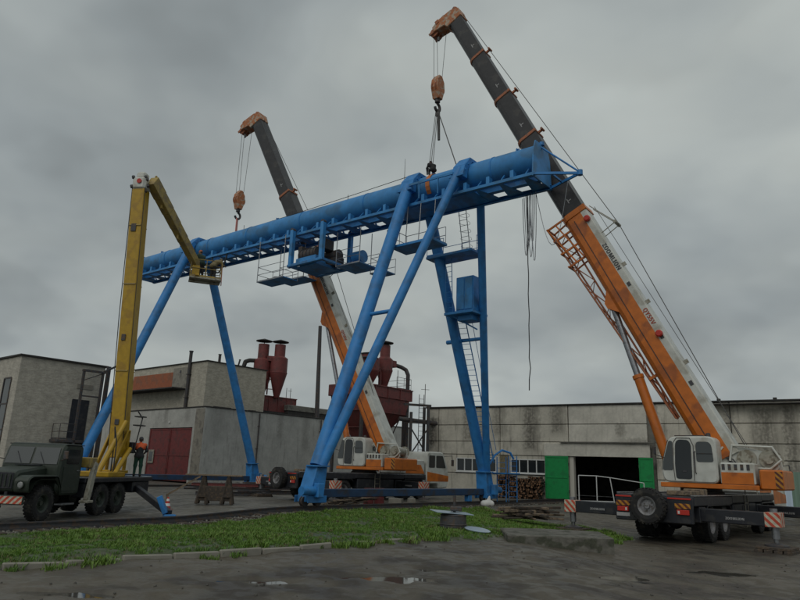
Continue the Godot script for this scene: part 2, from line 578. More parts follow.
func make_grass():
	# one tuft of leaning blades, scattered over the strip in front of the rail
	var r2 := RandomNumberGenerator.new(); r2.seed = 77
	var variants := []
	for kind in 1:
		var g := Geo.new()
		for k in 20:
			var w := r2.randf() * TAU; var lean := r2.randf_range(0.02, 0.10); var hh := r2.randf_range(0.03, 0.14)
			var o := Vector3(r2.randf_range(-0.07, 0.07), -0.01, r2.randf_range(-0.07, 0.07))
			var side := Vector3(-sin(w), 0, cos(w)) * r2.randf_range(0.004, 0.009)
			var dir := Vector3(cos(w), 0, sin(w)) * lean
			var mid := o + dir * 0.4 + Vector3(0, hh * 0.6, 0); var tip := o + dir + Vector3(0, hh, 0)
			g.quad(o - side, o + side, mid + side * 0.8, mid - side * 0.8)
			g.tri(mid - side * 0.8, mid + side * 0.8, tip)
		variants.append(g.mesh())
	var m := StandardMaterial3D.new()
	m.resource_name = "grass_blade"
	m.vertex_color_use_as_albedo = true
	m.roughness = 0.6
	m.backlight_enabled = true
	m.backlight = Color(0.10, 0.16, 0.05)
	var lists := [[]]
	var pn := noise(21, 0.35, 4)
	for k in 85000:
		var px := r2.randf_range(-18.0, 9.8); var pd := r2.randf_range(5.0, 40.0)
		var gi := in_grass(px, pd)
		var patch := pn.get_noise_2d(px, pd)
		if gi < -0.1 - maxf(patch, 0.0) * 1.3 or (gi < 0.25 and r2.randf() > 0.55): continue
		if patch < -0.32 and r2.randf() > 0.25: continue
		lists[0].append([px, pd, patch, gi])
	for kind in 1:
		var mm := MultiMesh.new()
		mm.transform_format = MultiMesh.TRANSFORM_3D
		mm.use_colors = true
		mm.mesh = variants[kind]
		mm.instance_count = lists[kind].size()
		for i in lists[kind].size():
			var q = lists[kind][i]
			var s: float = r2.randf_range(0.45, 1.2) * (1.0 + q[2] * 1.1)
			s *= 0.85
			if q[3] < 0.4: s *= 1.0 + maxf(q[2], 0.0) * 0.9
			mm.set_instance_transform(i, T(G(q[0], q[1], ground_y(q[0], q[1])), Basis(Vector3.UP, r2.randf() * TAU).scaled(Vector3(s, s * 0.9, s))))
			var c := Color(0.075, 0.185, 0.015).lerp(Color(0.125, 0.215, 0.026), clampf(r2.randf() + q[2], 0, 1))
			if r2.randf() < 0.07 + maxf(-q[2], 0.0) * 0.35: c = Color(0.17, 0.15, 0.07)
			mm.set_instance_color(i, c * r2.randf_range(0.75, 1.15))
		var o := MultiMeshInstance3D.new()
		o.multimesh = mm
		o.material_override = m
		o.name = numbered("grass")
		o.set_meta("kind", "stuff")
		tag(o, "short green grass growing on the strip before the rail", "grass")
		add_child(o)

func make_kerb():
	var k := setting(thing("kerb", "broken line of pale kerb stones along the grass edge", "kerb", G(0, 0)))
	var a := Vector2(-16.0, 4.3); var pts := [Vector2(-16.0, 4.1), Vector2(-7.1, 12.76), Vector2(-2.25, 17.09), Vector2(0.54, 20.11)]
	for i in pts.size() - 1:
		var l: float = pts[i].distance_to(pts[i + 1]); var n := int(l / 1.0)
		for j in n:
			if i == 2 and j in [1]: continue
			var p0: Vector2 = pts[i].lerp(pts[i + 1], (j + 0.02) / n); var p1: Vector2 = pts[i].lerp(pts[i + 1], (j + 0.98) / n)
			var g := Geo.new()
			var dy := rng.randf_range(-0.02, 0.02)
			g.bar(G(p0.x, p0.y, -0.05 + dy), G(p1.x, p1.y, -0.07 + dy + rng.randf_range(-0.03, 0.03)), 0.12, 0.26, Vector3.UP, 0.02)
			part("kerb_stone", g, M.concrete, k)

func make_rail(gg: float, called_label: String, r0: float, r1: float):
	# local X runs along the rail
	var o := thing("crane_rail", called_label, "rail", G(1.0875, 38.632) + Vector3(-0.7720, 0, -0.6356) * gg, 0.882, "gantry crane rails")
	var g := Geo.new()
	var ra := r0
	while ra < r1:     # rolled rail on a longitudinal bearer
		var rb := minf(ra + 1.0, r1)
		var ya := left_dip(ra) if gg == 0.0 else 0.0; var yb := left_dip(rb) if gg == 0.0 else 0.0
		for q in [[0.1275, 0.045, 0.12], [0.06, 0.1, 0.03], [0.0, 0.03, 0.18], [-0.06, 0.09, 0.26]]:
			g.bar(Vector3(ra, ya + q[0], 0), Vector3(rb, yb + q[0], 0), q[2], q[1])
		ra = rb
	part("rail", g, M.dark_steel, o)
	var sg := Geo.new()
	sg.bx(-0.13, 0.13, -0.16, 0.06, -1.05, 1.05, 0.015)
	var sm := sg.mesh()
	var x := r0 + 0.3
	while x < r1:
		put("sleeper", sm, M.wood_dark, o, T(Vector3(x, rng.randf_range(-0.13, -0.1) + (left_dip(x) if gg == 0.0 else 0.0), rng.randf_range(-0.06, 0.06)), Basis(Vector3.UP, rng.randf_range(-0.04, 0.04))))
		x += 0.75
	# broken stone between and beside the sleepers
	var bg := Geo.new()
	var r2 := RandomNumberGenerator.new(); r2.seed = 5 + int(gg)
	for i in int((r1 - r0) * 110):
		var px := r2.randf_range(r0, r1); var pz := r2.randfn(0.0, 0.8)
		if absf(pz) > 1.7: continue
		var s := r2.randf_range(0.03, 0.075)
		bg.box(T(Vector3(px, -0.12 + r2.randf_range(-0.03, 0.02) + (left_dip(px) if gg == 0.0 else 0.0), pz), Basis.from_euler(Vector3(r2.randf(), r2.randf(), r2.randf()) * TAU)), Vector3(s, s * 0.8, s * 0.9) * 1.2)
	var b := part("ballast", bg, M.concrete_dark, o)
	b.set_meta("kind", "stuff")

# ---------------------------------------------------------------- gantry crane
# local axes: X along the rail, Y up, -Z along the girder away from the camera
func L(r: float, y: float, g: float) -> Vector3:
	return Vector3(r, y, -g)

func gy(g: float) -> float:    # height of the girder axis: it hangs a little out of level from the mobile cranes
	return 19.22 + 0.02 * g

func rail_fence(b: Geo, pts: Array, h := 1.05, r := 0.02):
	for i in pts.size():
		var p: Vector3 = pts[i]
		b.tube(p, p + Vector3(0, h, 0), r, r, 6)
		if i + 1 < pts.size():
			var q: Vector3 = pts[i + 1]
			for k in [0.5, 1.0]:
				b.tube(p + Vector3(0, h * k, 0), q + Vector3(0, h * k, 0), r, r, 6)
			b.bar(p + Vector3(0, 0.06, 0), q + Vector3(0, 0.06, 0), 0.01, 0.1)

func ladder(b: Geo, a: Vector3, c: Vector3, side: Vector3, w := 0.5, step := 0.33, r := 0.03):
	var s := side.normalized() * w * 0.5
	b.tube(a - s, c - s, r, r, 6); b.tube(a + s, c + s, r, r, 6)
	var n := int(a.distance_to(c) / step)
	for i in range(1, n):
		var p := a.lerp(c, float(i) / n)
		b.tube(p - s, p + s, 0.017, 0.017, 5)

func make_gantry():
	var o := thing("gantry_crane", "tall blue tubular gantry crane straddling the yard on splayed legs", "gantry crane", G(1.0875, 38.632), 0.882)
	var g0 := -8.45; var g1 := 33.0
	var b := Geo.new()
	b.tube(L(0, gy(g0), g0), L(0, gy(g1), g1), 0.82, 0.82, 40)
	var tube_ := part("main_tube", b, M.blue, o)
	for g in [-5.6, 4.3, 10.6, 16.8, 22.0, 28.5]:
		b = Geo.new()
		b.tube(L(0, gy(g - 0.05), g - 0.05), L(0, gy(g + 0.05), g + 0.05), 0.845, 0.845, 40)
		part("weld_band", b, M.blue_leg, tube_)
	for g in [-7.0, -1.0, 14.0, 27.2, 30.3]:   # lifting eyes
		b = Geo.new()
		b.bar(L(-0.05, gy(g) + 0.8, g), L(-0.05, gy(g) + 1.02, g), 0.05, 0.2)
		b.bar(L(0.0, gy(g) + 1.0, g - 0.12), L(0.0, gy(g) + 1.0, g + 0.12), 0.05, 0.06)
		part("lifting_eye", b, M.blue_low, tube_)
	# end plates
	b = Geo.new()
	var ep := PackedVector2Array([Vector2(-0.72, 0.86), Vector2(0.72, 0.86), Vector2(0.98, 0.2), Vector2(1.12, -1.42), Vector2(-1.12, -1.42), Vector2(-0.98, 0.2)])
	b.prism(ep, 0, 0.07, T(L(0, gy(g0), g0)))
	part("end_plate", b, M.blue, o)
	b = Geo.new()
	b.prism(ep, -0.07, 0, T(L(0, gy(g1), g1)))
	part("end_plate", b, M.blue, o)
	# walkway channels under the tube
	for s in [-1.0, 1.0]:
		b = Geo.new()
		var dy := -1.30 if s < 0 else -1.36
		var hh := 0.17 if s < 0 else 0.26
		b.bar(L(1.1 * s, gy(g0) + dy, g0 - 0.12), L(1.1 * s, gy(g1) + dy, g1), 0.03, hh)
		b.bar(L(1.0 * s, gy(g0) + dy - hh * 0.5 + 0.015, g0 - 0.12), L(1.0 * s, gy(g1) + dy - hh * 0.5 + 0.015, g1), 0.18, 0.03)
		b.bar(L(1.0 * s, gy(g0) + dy + hh * 0.5 - 0.015, g0 - 0.12), L(1.0 * s, gy(g1) + dy + hh * 0.5 - 0.015, g1), 0.18, 0.03)
		part("channel", b, M.blue if s < 0 else M.blue_low, o)
	b = Geo.new()   # hoist runway beam
	b.bar(L(0, gy(g0) - 0.86, g0 + 0.1), L(0, gy(g1) - 0.86, g1 - 0.1), 0.3, 0.1)
	b.bar(L(0, gy(g0) - 1.1, g0 + 0.1), L(0, gy(g1) - 1.1, g1 - 0.1), 0.04, 0.4)
	b.bar(L(0, gy(g0) - 1.32, g0 + 0.1), L(0, gy(g1) - 1.32, g1 - 0.1), 0.34, 0.04)
	part("runway_beam", b, M.blue_low, o)
	var g := g0 + 0.5
	var k := 0
	while g < g1 - 0.3:
		var y := gy(g) - 1.36
		b = Geo.new()
		var tp := PackedVector2Array([Vector2(-0.92, -0.1), Vector2(-0.92, 0.1), Vector2(0.1, 0.34), Vector2(0.92, 0.5), Vector2(0.92, -0.5), Vector2(0.1, -0.34)])
		b.prism(tp, -0.02, 0.02, T(L(0, y, g), Basis(Vector3.RIGHT, PI / 2)))
		b.bar(L(-1.0, y + 0.06, g), L(-0.45, y + 0.72, g), 0.08, 0.08)
		b.bar(L(1.0, y + 0.06, g), L(0.45, y + 0.72, g), 0.08, 0.08)
		part("cross_plate", b, M.blue_low, o)
		b = Geo.new()   # stub between channel and tube
		b.bx(-1.06, -0.68, 0.0, 0.42, -0.06, 0.06)
		b.bx(-1.10, -1.04, 0.0, 0.42, -0.11, 0.11)
		part("stub", b, M.blue, o, T(L(0, gy(g + 0.75) - 1.21, g + 0.75)))
		g += 1.55
		k += 1
	# solid floor near the stiff support
	b = Geo.new()
	b.bar(L(0, gy(-4.6) - 1.40, -4.6), L(0, gy(1.2) - 1.40, 1.2), 1.75, 0.03)
	part("floor_plate", b, M.blue_low, o)
	# triangular bracket at the near end
	var tip := L(0.25, 17.72, -10.6)
	b = Geo.new()
	b.bar(L(-1.05, gy(g0) - 1.3, g0 - 0.1), tip, 0.1, 0.14); b.bar(L(1.05, gy(g0) - 1.36, g0 - 0.1), tip, 0.1, 0.14)
	b.tube(L(0.0, gy(g0) + 0.75, g0), tip + Vector3(0, 0.05, 0), 0.05, 0.05, 8)
	b.bar(L(-0.4, 17.75, -9.3), L(0.72, 17.75, -9.3), 0.08, 0.1)
	part("end_bracket", b, M.blue_leg, o)
	b = Geo.new()
	b.lathe(T(tip + Vector3(0, -0.12, 0)), [[0.0, 0.0], [0.15, 0.0], [0.15, 0.28], [0.0, 0.28]], 14)
	part("buffer", b, M.blue_low, o)
	b = Geo.new()
	b.lathe(T(L(0.05, gy(g0) + 0.84, g0 - 0.05)), [[0.0, 0.0], [0.14, 0.0], [0.14, 0.2], [0.0, 0.2]], 12)
	part("lamp_socket", b, M.blue_low, o)
	# legs
	var spec := [
		# top r, y, g, foot r, foot g, radius
		[-1.12, 19.15, 0.15, -7.62, 0.0, 0.36, 0.36], [-1.12, 19.3, -3.75, -7.55, -0.25, 0.25, 0.25],
		[1.10, 18.2, 0.1, 7.62, 0.0, 0.35, 0.35], [1.10, 18.0, -3.8, 7.62, -0.25, 0.25, 0.23],
		[-1.10, 19.5, 24.1, -7.62, 24.08, 0.36, 0.36], [1.10, 18.6, 24.1, 7.62, 24.08, 0.35, 0.35]]
	for s in spec:
		b = Geo.new()
		b.tube(L(s[3], 2.0, s[4]), L(s[0], s[1], s[2]), s[6], s[5], 24)
		part("leg", b, M.blue_leg, o)
	# saddles clamping the legs round the tube
	for q in [[0.15, 1.0], [-3.75, 0.85], [24.1, 1.0]]:
		b = Geo.new()
		var y := gy(q[0])
		var w: float = q[1]
		var sp := PackedVector2Array([Vector2(-1.5, -0.5), Vector2(-1.22, 0.35), Vector2(-0.62, 1.02), Vector2(0.62, 1.02), Vector2(1.35, 0.35), Vector2(1.45, -0.9), Vector2(0.92, -0.9), Vector2(0.88, 0.1), Vector2(0.4, 0.78), Vector2(-0.4, 0.78), Vector2(-0.88, 0.1), Vector2(-0.95, -0.5)])
		b.prism(sp, -w * 0.5, w * 0.5, T(L(0, y, q[0])), 0.03)
		part("saddle", b, M.blue_leg, o)
		b = Geo.new()
		for j in 3:
			b.bar(L(-1.52 + j * 0.32, y - 0.42 + j * 0.45, q[0] - w * 0.5 - 0.08), L(-1.52 + j * 0.32, y - 0.42 + j * 0.45, q[0] + w * 0.5 + 0.08), 0.06, 0.1)
		part("clamp_bolt", b, M.blue_low, o)
	# feet: flange, tapered box and travelling wheels
	for q in [[-8.0, -7.62, 0.0], [8.0, 7.62, 0.0], [-8.0, -7.62, 24.08], [8.0, 7.62, 24.08]]:
		var sg: float = signf(q[0])
		var gg: float = q[2]
		b = Geo.new()
		b.lathe(T(L(q[1], 1.96, gg - 0.08)), [[0.0, 0.0], [0.58, 0.0], [0.58, 0.07], [0.0, 0.07]], 20)
		part("flange", b, M.blue_leg, o)
		b = Geo.new()
		b.prism(PackedVector2Array([Vector2(q[1] - 0.36, 1.96), Vector2(q[1] + 0.36, 1.96), Vector2(q[0] + 0.5 - sg * 0.1, 0.62), Vector2(q[0] + 0.5 - sg * 0.1, 0.34), Vector2(q[0] - 0.5 - sg * 0.1, 0.34), Vector2(q[0] - 0.5 - sg * 0.1, 0.62)]), -0.4, 0.4, T(L(0, 0, gg)), 0.04)
		part("foot", b, M.blue_leg, o)
		for dx in [-0.42, 0.42]:
			b = Geo.new()
			b.lathe(T(L(q[0] - sg * 0.1 + dx, 0.36, gg), Basis(Vector3.RIGHT, PI / 2)), [[0.0, -0.1], [0.24, -0.1], [0.24, -0.06], [0.21, -0.06], [0.21, 0.06], [0.24, 0.06], [0.24, 0.1], [0.0, 0.1]], 18)
			part("travel_wheel", b, M.dark_steel, o)
		b = Geo.new()
		b.bx(q[0] - 0.62 - sg * 0.1, q[0] + 0.62 - sg * 0.1, 0.3, 0.62, -gg - 0.47, -gg - 0.42, 0.015)
		b.bx(q[0] - 0.62 - sg * 0.1, q[0] + 0.62 - sg * 0.1, 0.3, 0.62, -gg + 0.42, -gg + 0.47, 0.015)
		part("side_plate", b, M.blue_leg, o)
		b = Geo.new()
		b.tube(L(q[0] + sg * 0.1, 0.85, gg - 0.45), L(q[0] + sg * 0.95, 0.85, gg - 0.45), 0.21, 0.21, 14)
		b.bx(q[0] - 0.15, q[0] + 0.25, 0.55, 1.2, -gg + 0.42, -gg + 0.75, 0.03)
		part("drive_motor", b, M.blue_low if sg > 0 else M.blue_leg, o)
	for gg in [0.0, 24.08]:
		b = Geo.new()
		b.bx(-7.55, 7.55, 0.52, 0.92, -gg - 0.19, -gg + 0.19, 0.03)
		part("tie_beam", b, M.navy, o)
	b = Geo.new()
	b.bx(5.6, 6.0, 0.15, 0.52, -0.16, 0.16, 0.02)
	part("tie_support", b, M.blue_leg, o)
	# horizontal ties between the paired legs
	for s in [0, 2]:
		var t: float = (10.2 - 2.0) / (spec[s][1] - 2.0)
		var t2: float = (10.2 - 2.0) / (spec[s + 1][1] - 2.0)
		var a := L(spec[s][3], 2.0, spec[s][4]).lerp(L(spec[s][0], spec[s][1], spec[s][2]), t)
		var c := L(spec[s + 1][3], 2.0, spec[s + 1][4]).lerp(L(spec[s + 1][0], spec[s + 1][1], spec[s + 1][2]), t2)
		b = Geo.new()
		b.tube(a, c, 0.11, 0.11, 10)
		if s == 2: b.tube(a, a + (a - c).normalized() * 0.75, 0.14, 0.14, 10)
		part("leg_tie", b, M.blue_leg, o)
	# rail between the two saddles on the near side
	b = Geo.new()
	b.bar(L(-1.45, gy(0) - 0.15, -0.2), L(-1.45, gy(-3.7) - 0.15, -3.5), 0.08, 0.14)
	for gg in [-1.0, -2.4]: b.bar(L(-1.45, gy(gg) - 1.2, gg), L(-1.45, gy(gg) - 0.15, gg), 0.06, 0.08)
	part("side_rail", b, M.blue, o)
	# platform under the near legs
	b = Geo.new()
	b.bx(-2.35, -0.85, 14.75, 14.92, -0.35, 2.75, 0.02)
	part("leg_platform", b, M.blue_low, o)
	b = Geo.new()
	rail_fence(b, [Vector3(-0.9, 14.92, 2.65), Vector3(-0.9, 14.92, 1.2), Vector3(-0.9, 14.92, -0.3), Vector3(-1.6, 14.92, -0.3), Vector3(-2.3, 14.92, -0.3)])
	for z in [-0.1, 0.9, 2.0]: b.tube(Vector3(-1.3, 14.92, z), Vector3(-1.1, gy(0) - 1.4, z), 0.03, 0.03, 6)
	part("handrail", b, M.steel, o)
	# landing on the far legs, ladders and the electric cabinet
	b = Geo.new()
	b.bx(1.7, 3.3, 15.25, 15.42, -0.75, 2.75, 0.02)
	part("landing", b, M.blue_low, o)
	b = Geo.new()
	rail_fence(b, [Vector3(1.75, 15.42, -0.7), Vector3(1.75, 15.42, 0.6)])
	rail_fence(b, [Vector3(3.25, 15.42, -0.7), Vector3(3.25, 15.42, 1.0), Vector3(3.25, 15.42, 2.7), Vector3(2.4, 15.42, 2.7)])
	part("handrail", b, M.blue_leg, o)
	b = Geo.new()
	b.bx(2.5, 4.3, 11.55, 11.72, 0.2, 2.35, 0.02)
	b.bar(Vector3(2.9, 11.55, 0.6), Vector3(3.8, 10.7, 1.9), 0.08, 0.08)
	b.bx(3.0, 4.0, 11.2, 11.55, 0.9, 2.0, 0.02)
	part("landing", b, M.blue_low, o)
	b = Geo.new()
	b.bx(2.75, 3.9, 11.74, 14.0, 0.95, 2.25, 0.03)
	var cab := part("electric_cabinet", b, M.blue_leg, o)
	b = Geo.new()
	b.bx(2.71, 2.746, 11.85, 13.9, 1.02, 1.57, 0.008); b.bx(2.71, 2.746, 11.85, 13.9, 1.63, 2.18, 0.008)
	part("cabinet_door", b, M.blue, cab)
	b = Geo.new()
	ladder(b, Vector3(2.5, 15.42, 1.9), Vector3(1.85, 18.6, 1.9), Vector3(0, 0, 1), 0.55)
	for j in 5:
		var yy := 15.9 + j * 0.5
		var pts := []
		for i in 7:
			var w := -PI / 2 + PI * i / 6.0
			pts.append(Vector3(2.45 - (yy - 15.42) * 0.19 + cos(w) * 0.6, yy, 1.9 + sin(w) * 0.36))
		b.pipe(pts, 0.012, 5)
	part("ladder", b, M.steel, o)
	b = Geo.new()
	ladder(b, Vector3(2.6, 11.7, 0.55), Vector3(2.4, 15.4, 0.55), Vector3(0, 0, 1), 0.5)
	part("ladder", b, M.blue_low, o)
	b = Geo.new()
	ladder(b, Vector3(7.5, 2.6, 0.55), Vector3(3.6, 11.55, 0.75), Vector3(0.15, 0, 1), 0.6, 0.34, 0.04)
	b.tube(Vector3(7.3, 3.4, 1.15), Vector3(3.7, 12.2, 1.35), 0.02, 0.02, 6)
	part("ladder", b, M.blue_low, o)
	b = Geo.new()
	ladder(b, Vector3(9.1, 0.1, 0.5), Vector3(9.1, 3.0, 0.5), Vector3(0.6, 0, 1), 0.6, 0.33, 0.035)
	ladder(b, Vector3(9.9, 0.1, 0.9), Vector3(9.9, 3.1, 0.9), Vector3(0.6, 0, 1), 0.55, 0.33, 0.035)
	b.pipe([Vector3(7.9, 2.5, 0.3), Vector3(8.4, 3.1, 0.4), Vector3(9.0, 3.45, 0.6), Vector3(9.7, 3.3, 0.85), Vector3(9.95, 2.9, 0.95)], 0.07, 8)
	b.bx(8.4, 10.2, 1.9, 1.98, 0.2, 1.3)
	part("access_ladder", b, M.blue_leg, o)
	# wire strung above the tube between the saddles
	b = Geo.new()
	var pts2 := []
	for i in 13:
		var t := i / 12.0
		pts2.append(L(-0.3, gy(0) + lerpf(1.05, 1.02, t) - 0.42 * sin(PI * t) * 0.25 + 0.12, lerpf(0.4, 23.6, t)))
	b.pipe(pts2, 0.022, 5)
	for t in [0.25, 0.5, 0.75]:
		var gg := lerpf(0.4, 23.6, t)
		b.tube(L(-0.3, gy(gg) + 0.7, gg), L(-0.3, gy(gg) + 1.1, gg), 0.02, 0.02, 5)
	b.tube(L(-0.6, gy(0.8) + 0.8, 0.9), L(-0.6, gy(0.8) + 2.3, 0.9), 0.02, 0.01, 5)
	part("wire", b, M.cable_black, o)

	b = Geo.new()    # slack feed hose looped under the channel
	var hp := []
	for i in 17:
		var t := i / 16.0
		hp.append(L(-1.0, gy(19.6) - 1.38 - 1.45 * pow(sin(PI * t), 0.7), lerpf(20.7, 18.7, t)))
	b.pipe(hp, 0.06, 8)
	part("feed_hose", b, M.cable_black, o)

func make_trolley():
	var o := thing("hoist_trolley", "blue hoist trolley with mesh platforms hanging under the big tube girder", "hoist trolley", G(1.0875, 38.632), 0.882)
	var c := 8.9
	var b := Geo.new()
	for x in [-1.38, 1.38]: b.bx(x - 0.14, x + 0.14, 15.55, 15.75, -10.7, -7.15, 0.02)
	for z in [-10.5, -9.6, -8.2, -7.3]: b.bx(-1.26, 1.26, 15.56, 15.74, z - 0.12, z + 0.12, 0.02)
	b.bx(-1.2, 0.9, 15.48, 15.55, -10.2, -8.0, 0.01)
	part("trolley_frame", b, M.blue_low, o)
	for r in [-1.38, 1.38]:
		for g in [7.35, 10.45]:
			b = Geo.new()
			b.bx(-0.15, 0.15, 0, 2.75, -0.15, 0.15, 0.02)
			part("hanger_post", b, M.blue if r < 0 else M.blue_leg, o, T(L(r, 15.6, g)))
			b = Geo.new()
			b.lathe(T(L(r, 18.32, g), Basis(Vector3.FORWARD, PI / 2)), [[0.0, -0.14], [0.16, -0.14], [0.16, 0.14], [0.0, 0.14]], 14)
			part("runner_wheel", b, M.dark_steel, o)
	b = Geo.new()
	b.tube(L(-0.75, 16.45, 8.3), L(-0.75, 16.45, 10.0), 0.42, 0.42, 20)
	for j in 5: b.tube(L(-0.75, 16.45, 8.45 + j * 0.35), L(-0.75, 16.45, 8.5 + j * 0.35), 0.46, 0.46, 20)
	part("hoist_drum", b, M.dark_steel, o)
	b = Geo.new()
	b.bx(-1.25, -0.2, 15.72, 16.15, -10.1, -8.1, 0.04)
	part("gear_case", b, M.blue, o)
	b = Geo.new()
	b.tube(L(0.5, 16.5, 7.5), L(0.5, 16.5, 9.2), 0.38, 0.38, 18)
	b.bx(0.2, 0.9, 15.72, 16.3, -9.4, -7.4, 0.03)
	part("hoist_motor", b, M.dark_steel, o)
	b = Geo.new()
	b.tube(L(1.5, 16.4, 6.1), L(1.5, 16.4, 6.9), 0.45, 0.45, 20)
	part("cable_reel", b, M.blue_low, o)
	b = Geo.new()
	b.bx(-0.9, 0.1, 16.2, 17.2, -10.3, -9.95, 0.02); b.bx(-0.6, 0.3, 16.75, 17.5, -8.6, -7.9, 0.03)
	part("relay_box", b, M.dark_steel, o)
	# platforms with rails
	for q in [[-1.9, -0.5, 14.75, 10.6, 13.4], [0.2, 1.5, 15.3, 10.8, 13.5], [-0.1, 1.9, 15.35, 5.0, 7.2], [1.4, 2.4, 14.9, 3.9, 5.3]]:
		b = Geo.new()
		b.bx(q[0], q[1], q[2], q[2] + 0.09, -q[4], -q[3], 0.01)
		part("service_platform", b, M.blue_low, o)
		b = Geo.new()
		rail_fence(b, [L(q[0], q[2], q[3]), L(q[0], q[2], q[4]), L(q[1], q[2], q[4]), L(q[1], q[2], q[3])], 1.15)
		b.tube(L(q[0], q[2], q[3]), L(q[0], 17.9, q[3]), 0.03, 0.03, 6)
		b.tube(L(q[0], q[2], q[4]), L(q[0], 17.9, q[4]), 0.03, 0.03, 6)
		part("handrail", b, M.steel, o)
	b = Geo.new()
	b.tube(L(-1.2, 15.1, 12.0), L(-1.2, 14.84, 12.0), 0.3, 0.3, 14); b.tube(L(-1.2, 15.1, 12.8), L(-1.2, 14.84, 12.8), 0.22, 0.22, 14)
	part("hoist_gear", b, M.dark_steel, o)

func make_hanging_cables():
	var o := thing("power_cable", "grey power cable bundle hanging in loops below the girder end", "cable", G(1.0875, 38.632), 0.882)
	var g := -7.2
	var top := gy(g) - 1.5
	var r2 := RandomNumberGenerator.new(); r2.seed = 4
	var b := Geo.new()
	for i in 6:
		var dx := 0.75 + i * 0.11; var dg := -0.35 + i * 0.16; var len := r2.randf_range(2.4, 4.3)
		var pts := []
		for j in 15:
			var t := j / 14.0
			pts.append(L(dx + 0.02 * sin(t * 19.0 + i), top - len * pow(sin(PI * t), 0.55) + (0.0), g + dg + (t - 0.5) * 0.34))
		b.pipe(pts, 0.022, 5)
	part("cable_loop", b, M.steel, o)
	b = Geo.new()
	var p := []
	for j in 20:
		var t := j / 19.0
		p.append(L(0.95 + 0.05 * sin(j * 1.7) * (0.3 + t), lerpf(top, 6.3, t), g + 0.15 + 0.09 * sin(j * 2.1) * smoothstep(0.6, 1.0, t)))
	b.pipe(p, 0.028, 5)
	part("hanging_line", b, M.cable_black, o)
	b = Geo.new()
	var p2 := []
	for j in 14:
		var t := j / 13.0
		p2.append(L(1.1 - 0.55 * t, top - 3.4 * sin(PI * t), g - 0.35 - 2.2 * t))
	b.pipe(p2, 0.018, 5)
	part("slack_line", b, M.steel, o)

# ---------------------------------------------------------------- wheels
var wheel_cache := {}
func wheel(parent: Node, at: Vector3, r: float, w: float, side: float, rim_mat: Material, called := "wheel") -> Node3D:
	# axle along Z; side +1 shows the dished rim towards +Z
	var key := "%f_%f" % [r, w]
	if not wheel_cache.has(key):
		var t := Geo.new()
		var ri := r * 0.5
		var h := w * 0.5
		t.lathe(T(Vector3.ZERO, Basis(Vector3.RIGHT, PI / 2)), [[ri, -h * 0.8], [r * 0.72, -h], [r * 0.93, -h * 0.9], [r * 0.985, -h * 0.62], [r, 0.0], [r * 0.985, h * 0.62], [r * 0.93, h * 0.9], [r * 0.72, h], [ri, h * 0.8]], 32)
		for i in 30:    # tread lugs
			var a := TAU * i / 30.0
			for s in [-1.0, 1.0]:
				var a2: float = a + (0.05 if s > 0 else -0.05)
				t.box(T(Vector3(cos(a2) * r * 0.985, sin(a2) * r * 0.985, s * h * 0.5), Basis(Vector3.BACK, a2)), Vector3(r * 0.05, r * 0.11, h * 0.8))
		var m := Geo.new()
		m.lathe(T(Vector3.ZERO, Basis(Vector3.RIGHT, PI / 2)), [[0.0, h * 0.55], [r * 0.14, h * 0.55], [r * 0.16, h * 0.2], [r * 0.36, h * 0.12], [r * 0.42, h * 0.62], [r * 0.52, h * 0.84], [r * 0.54, h * 0.8], [r * 0.5, h * 0.7], [r * 0.5, -h * 0.8], [0.0, -h * 0.8]], 28)
		for i in 10:
			var a := TAU * i / 10.0
			m.tube(Vector3(cos(a) * r * 0.25, sin(a) * r * 0.25, h * 0.1), Vector3(cos(a) * r * 0.25, sin(a) * r * 0.25, h * 0.3), r * 0.025, r * 0.025, 6)
		wheel_cache[key] = [t.mesh(), m.mesh()]
	var o := Node3D.new()
	o.name = called
	parent.add_child(o, true)
	o.position = at
	if side < 0: o.rotation.y = PI
	put("tyre", wheel_cache[key][0], M.rubber, o)
	put("rim", wheel_cache[key][1], rim_mat, o)
	return o

# ---------------------------------------------------------------- truck mounted telescopic crane
# carrier frame: X forwards from the rear bumper, +Z its right side
func boom_profile(w: float, h: float) -> PackedVector2Array:
	var p := PackedVector2Array([Vector2(w * 0.5, h * 0.5), Vector2(-w * 0.5, h * 0.5), Vector2(-w * 0.5, -h * 0.18)])
	for i in 6:
		var a := PI + PI * (i + 0.5) / 6.0
		p.append(Vector2(cos(a) * w * 0.5, -h * 0.5 + w * 0.34 + sin(a) * w * 0.34))
	p.append(Vector2(w * 0.5, -h * 0.18))
	return p

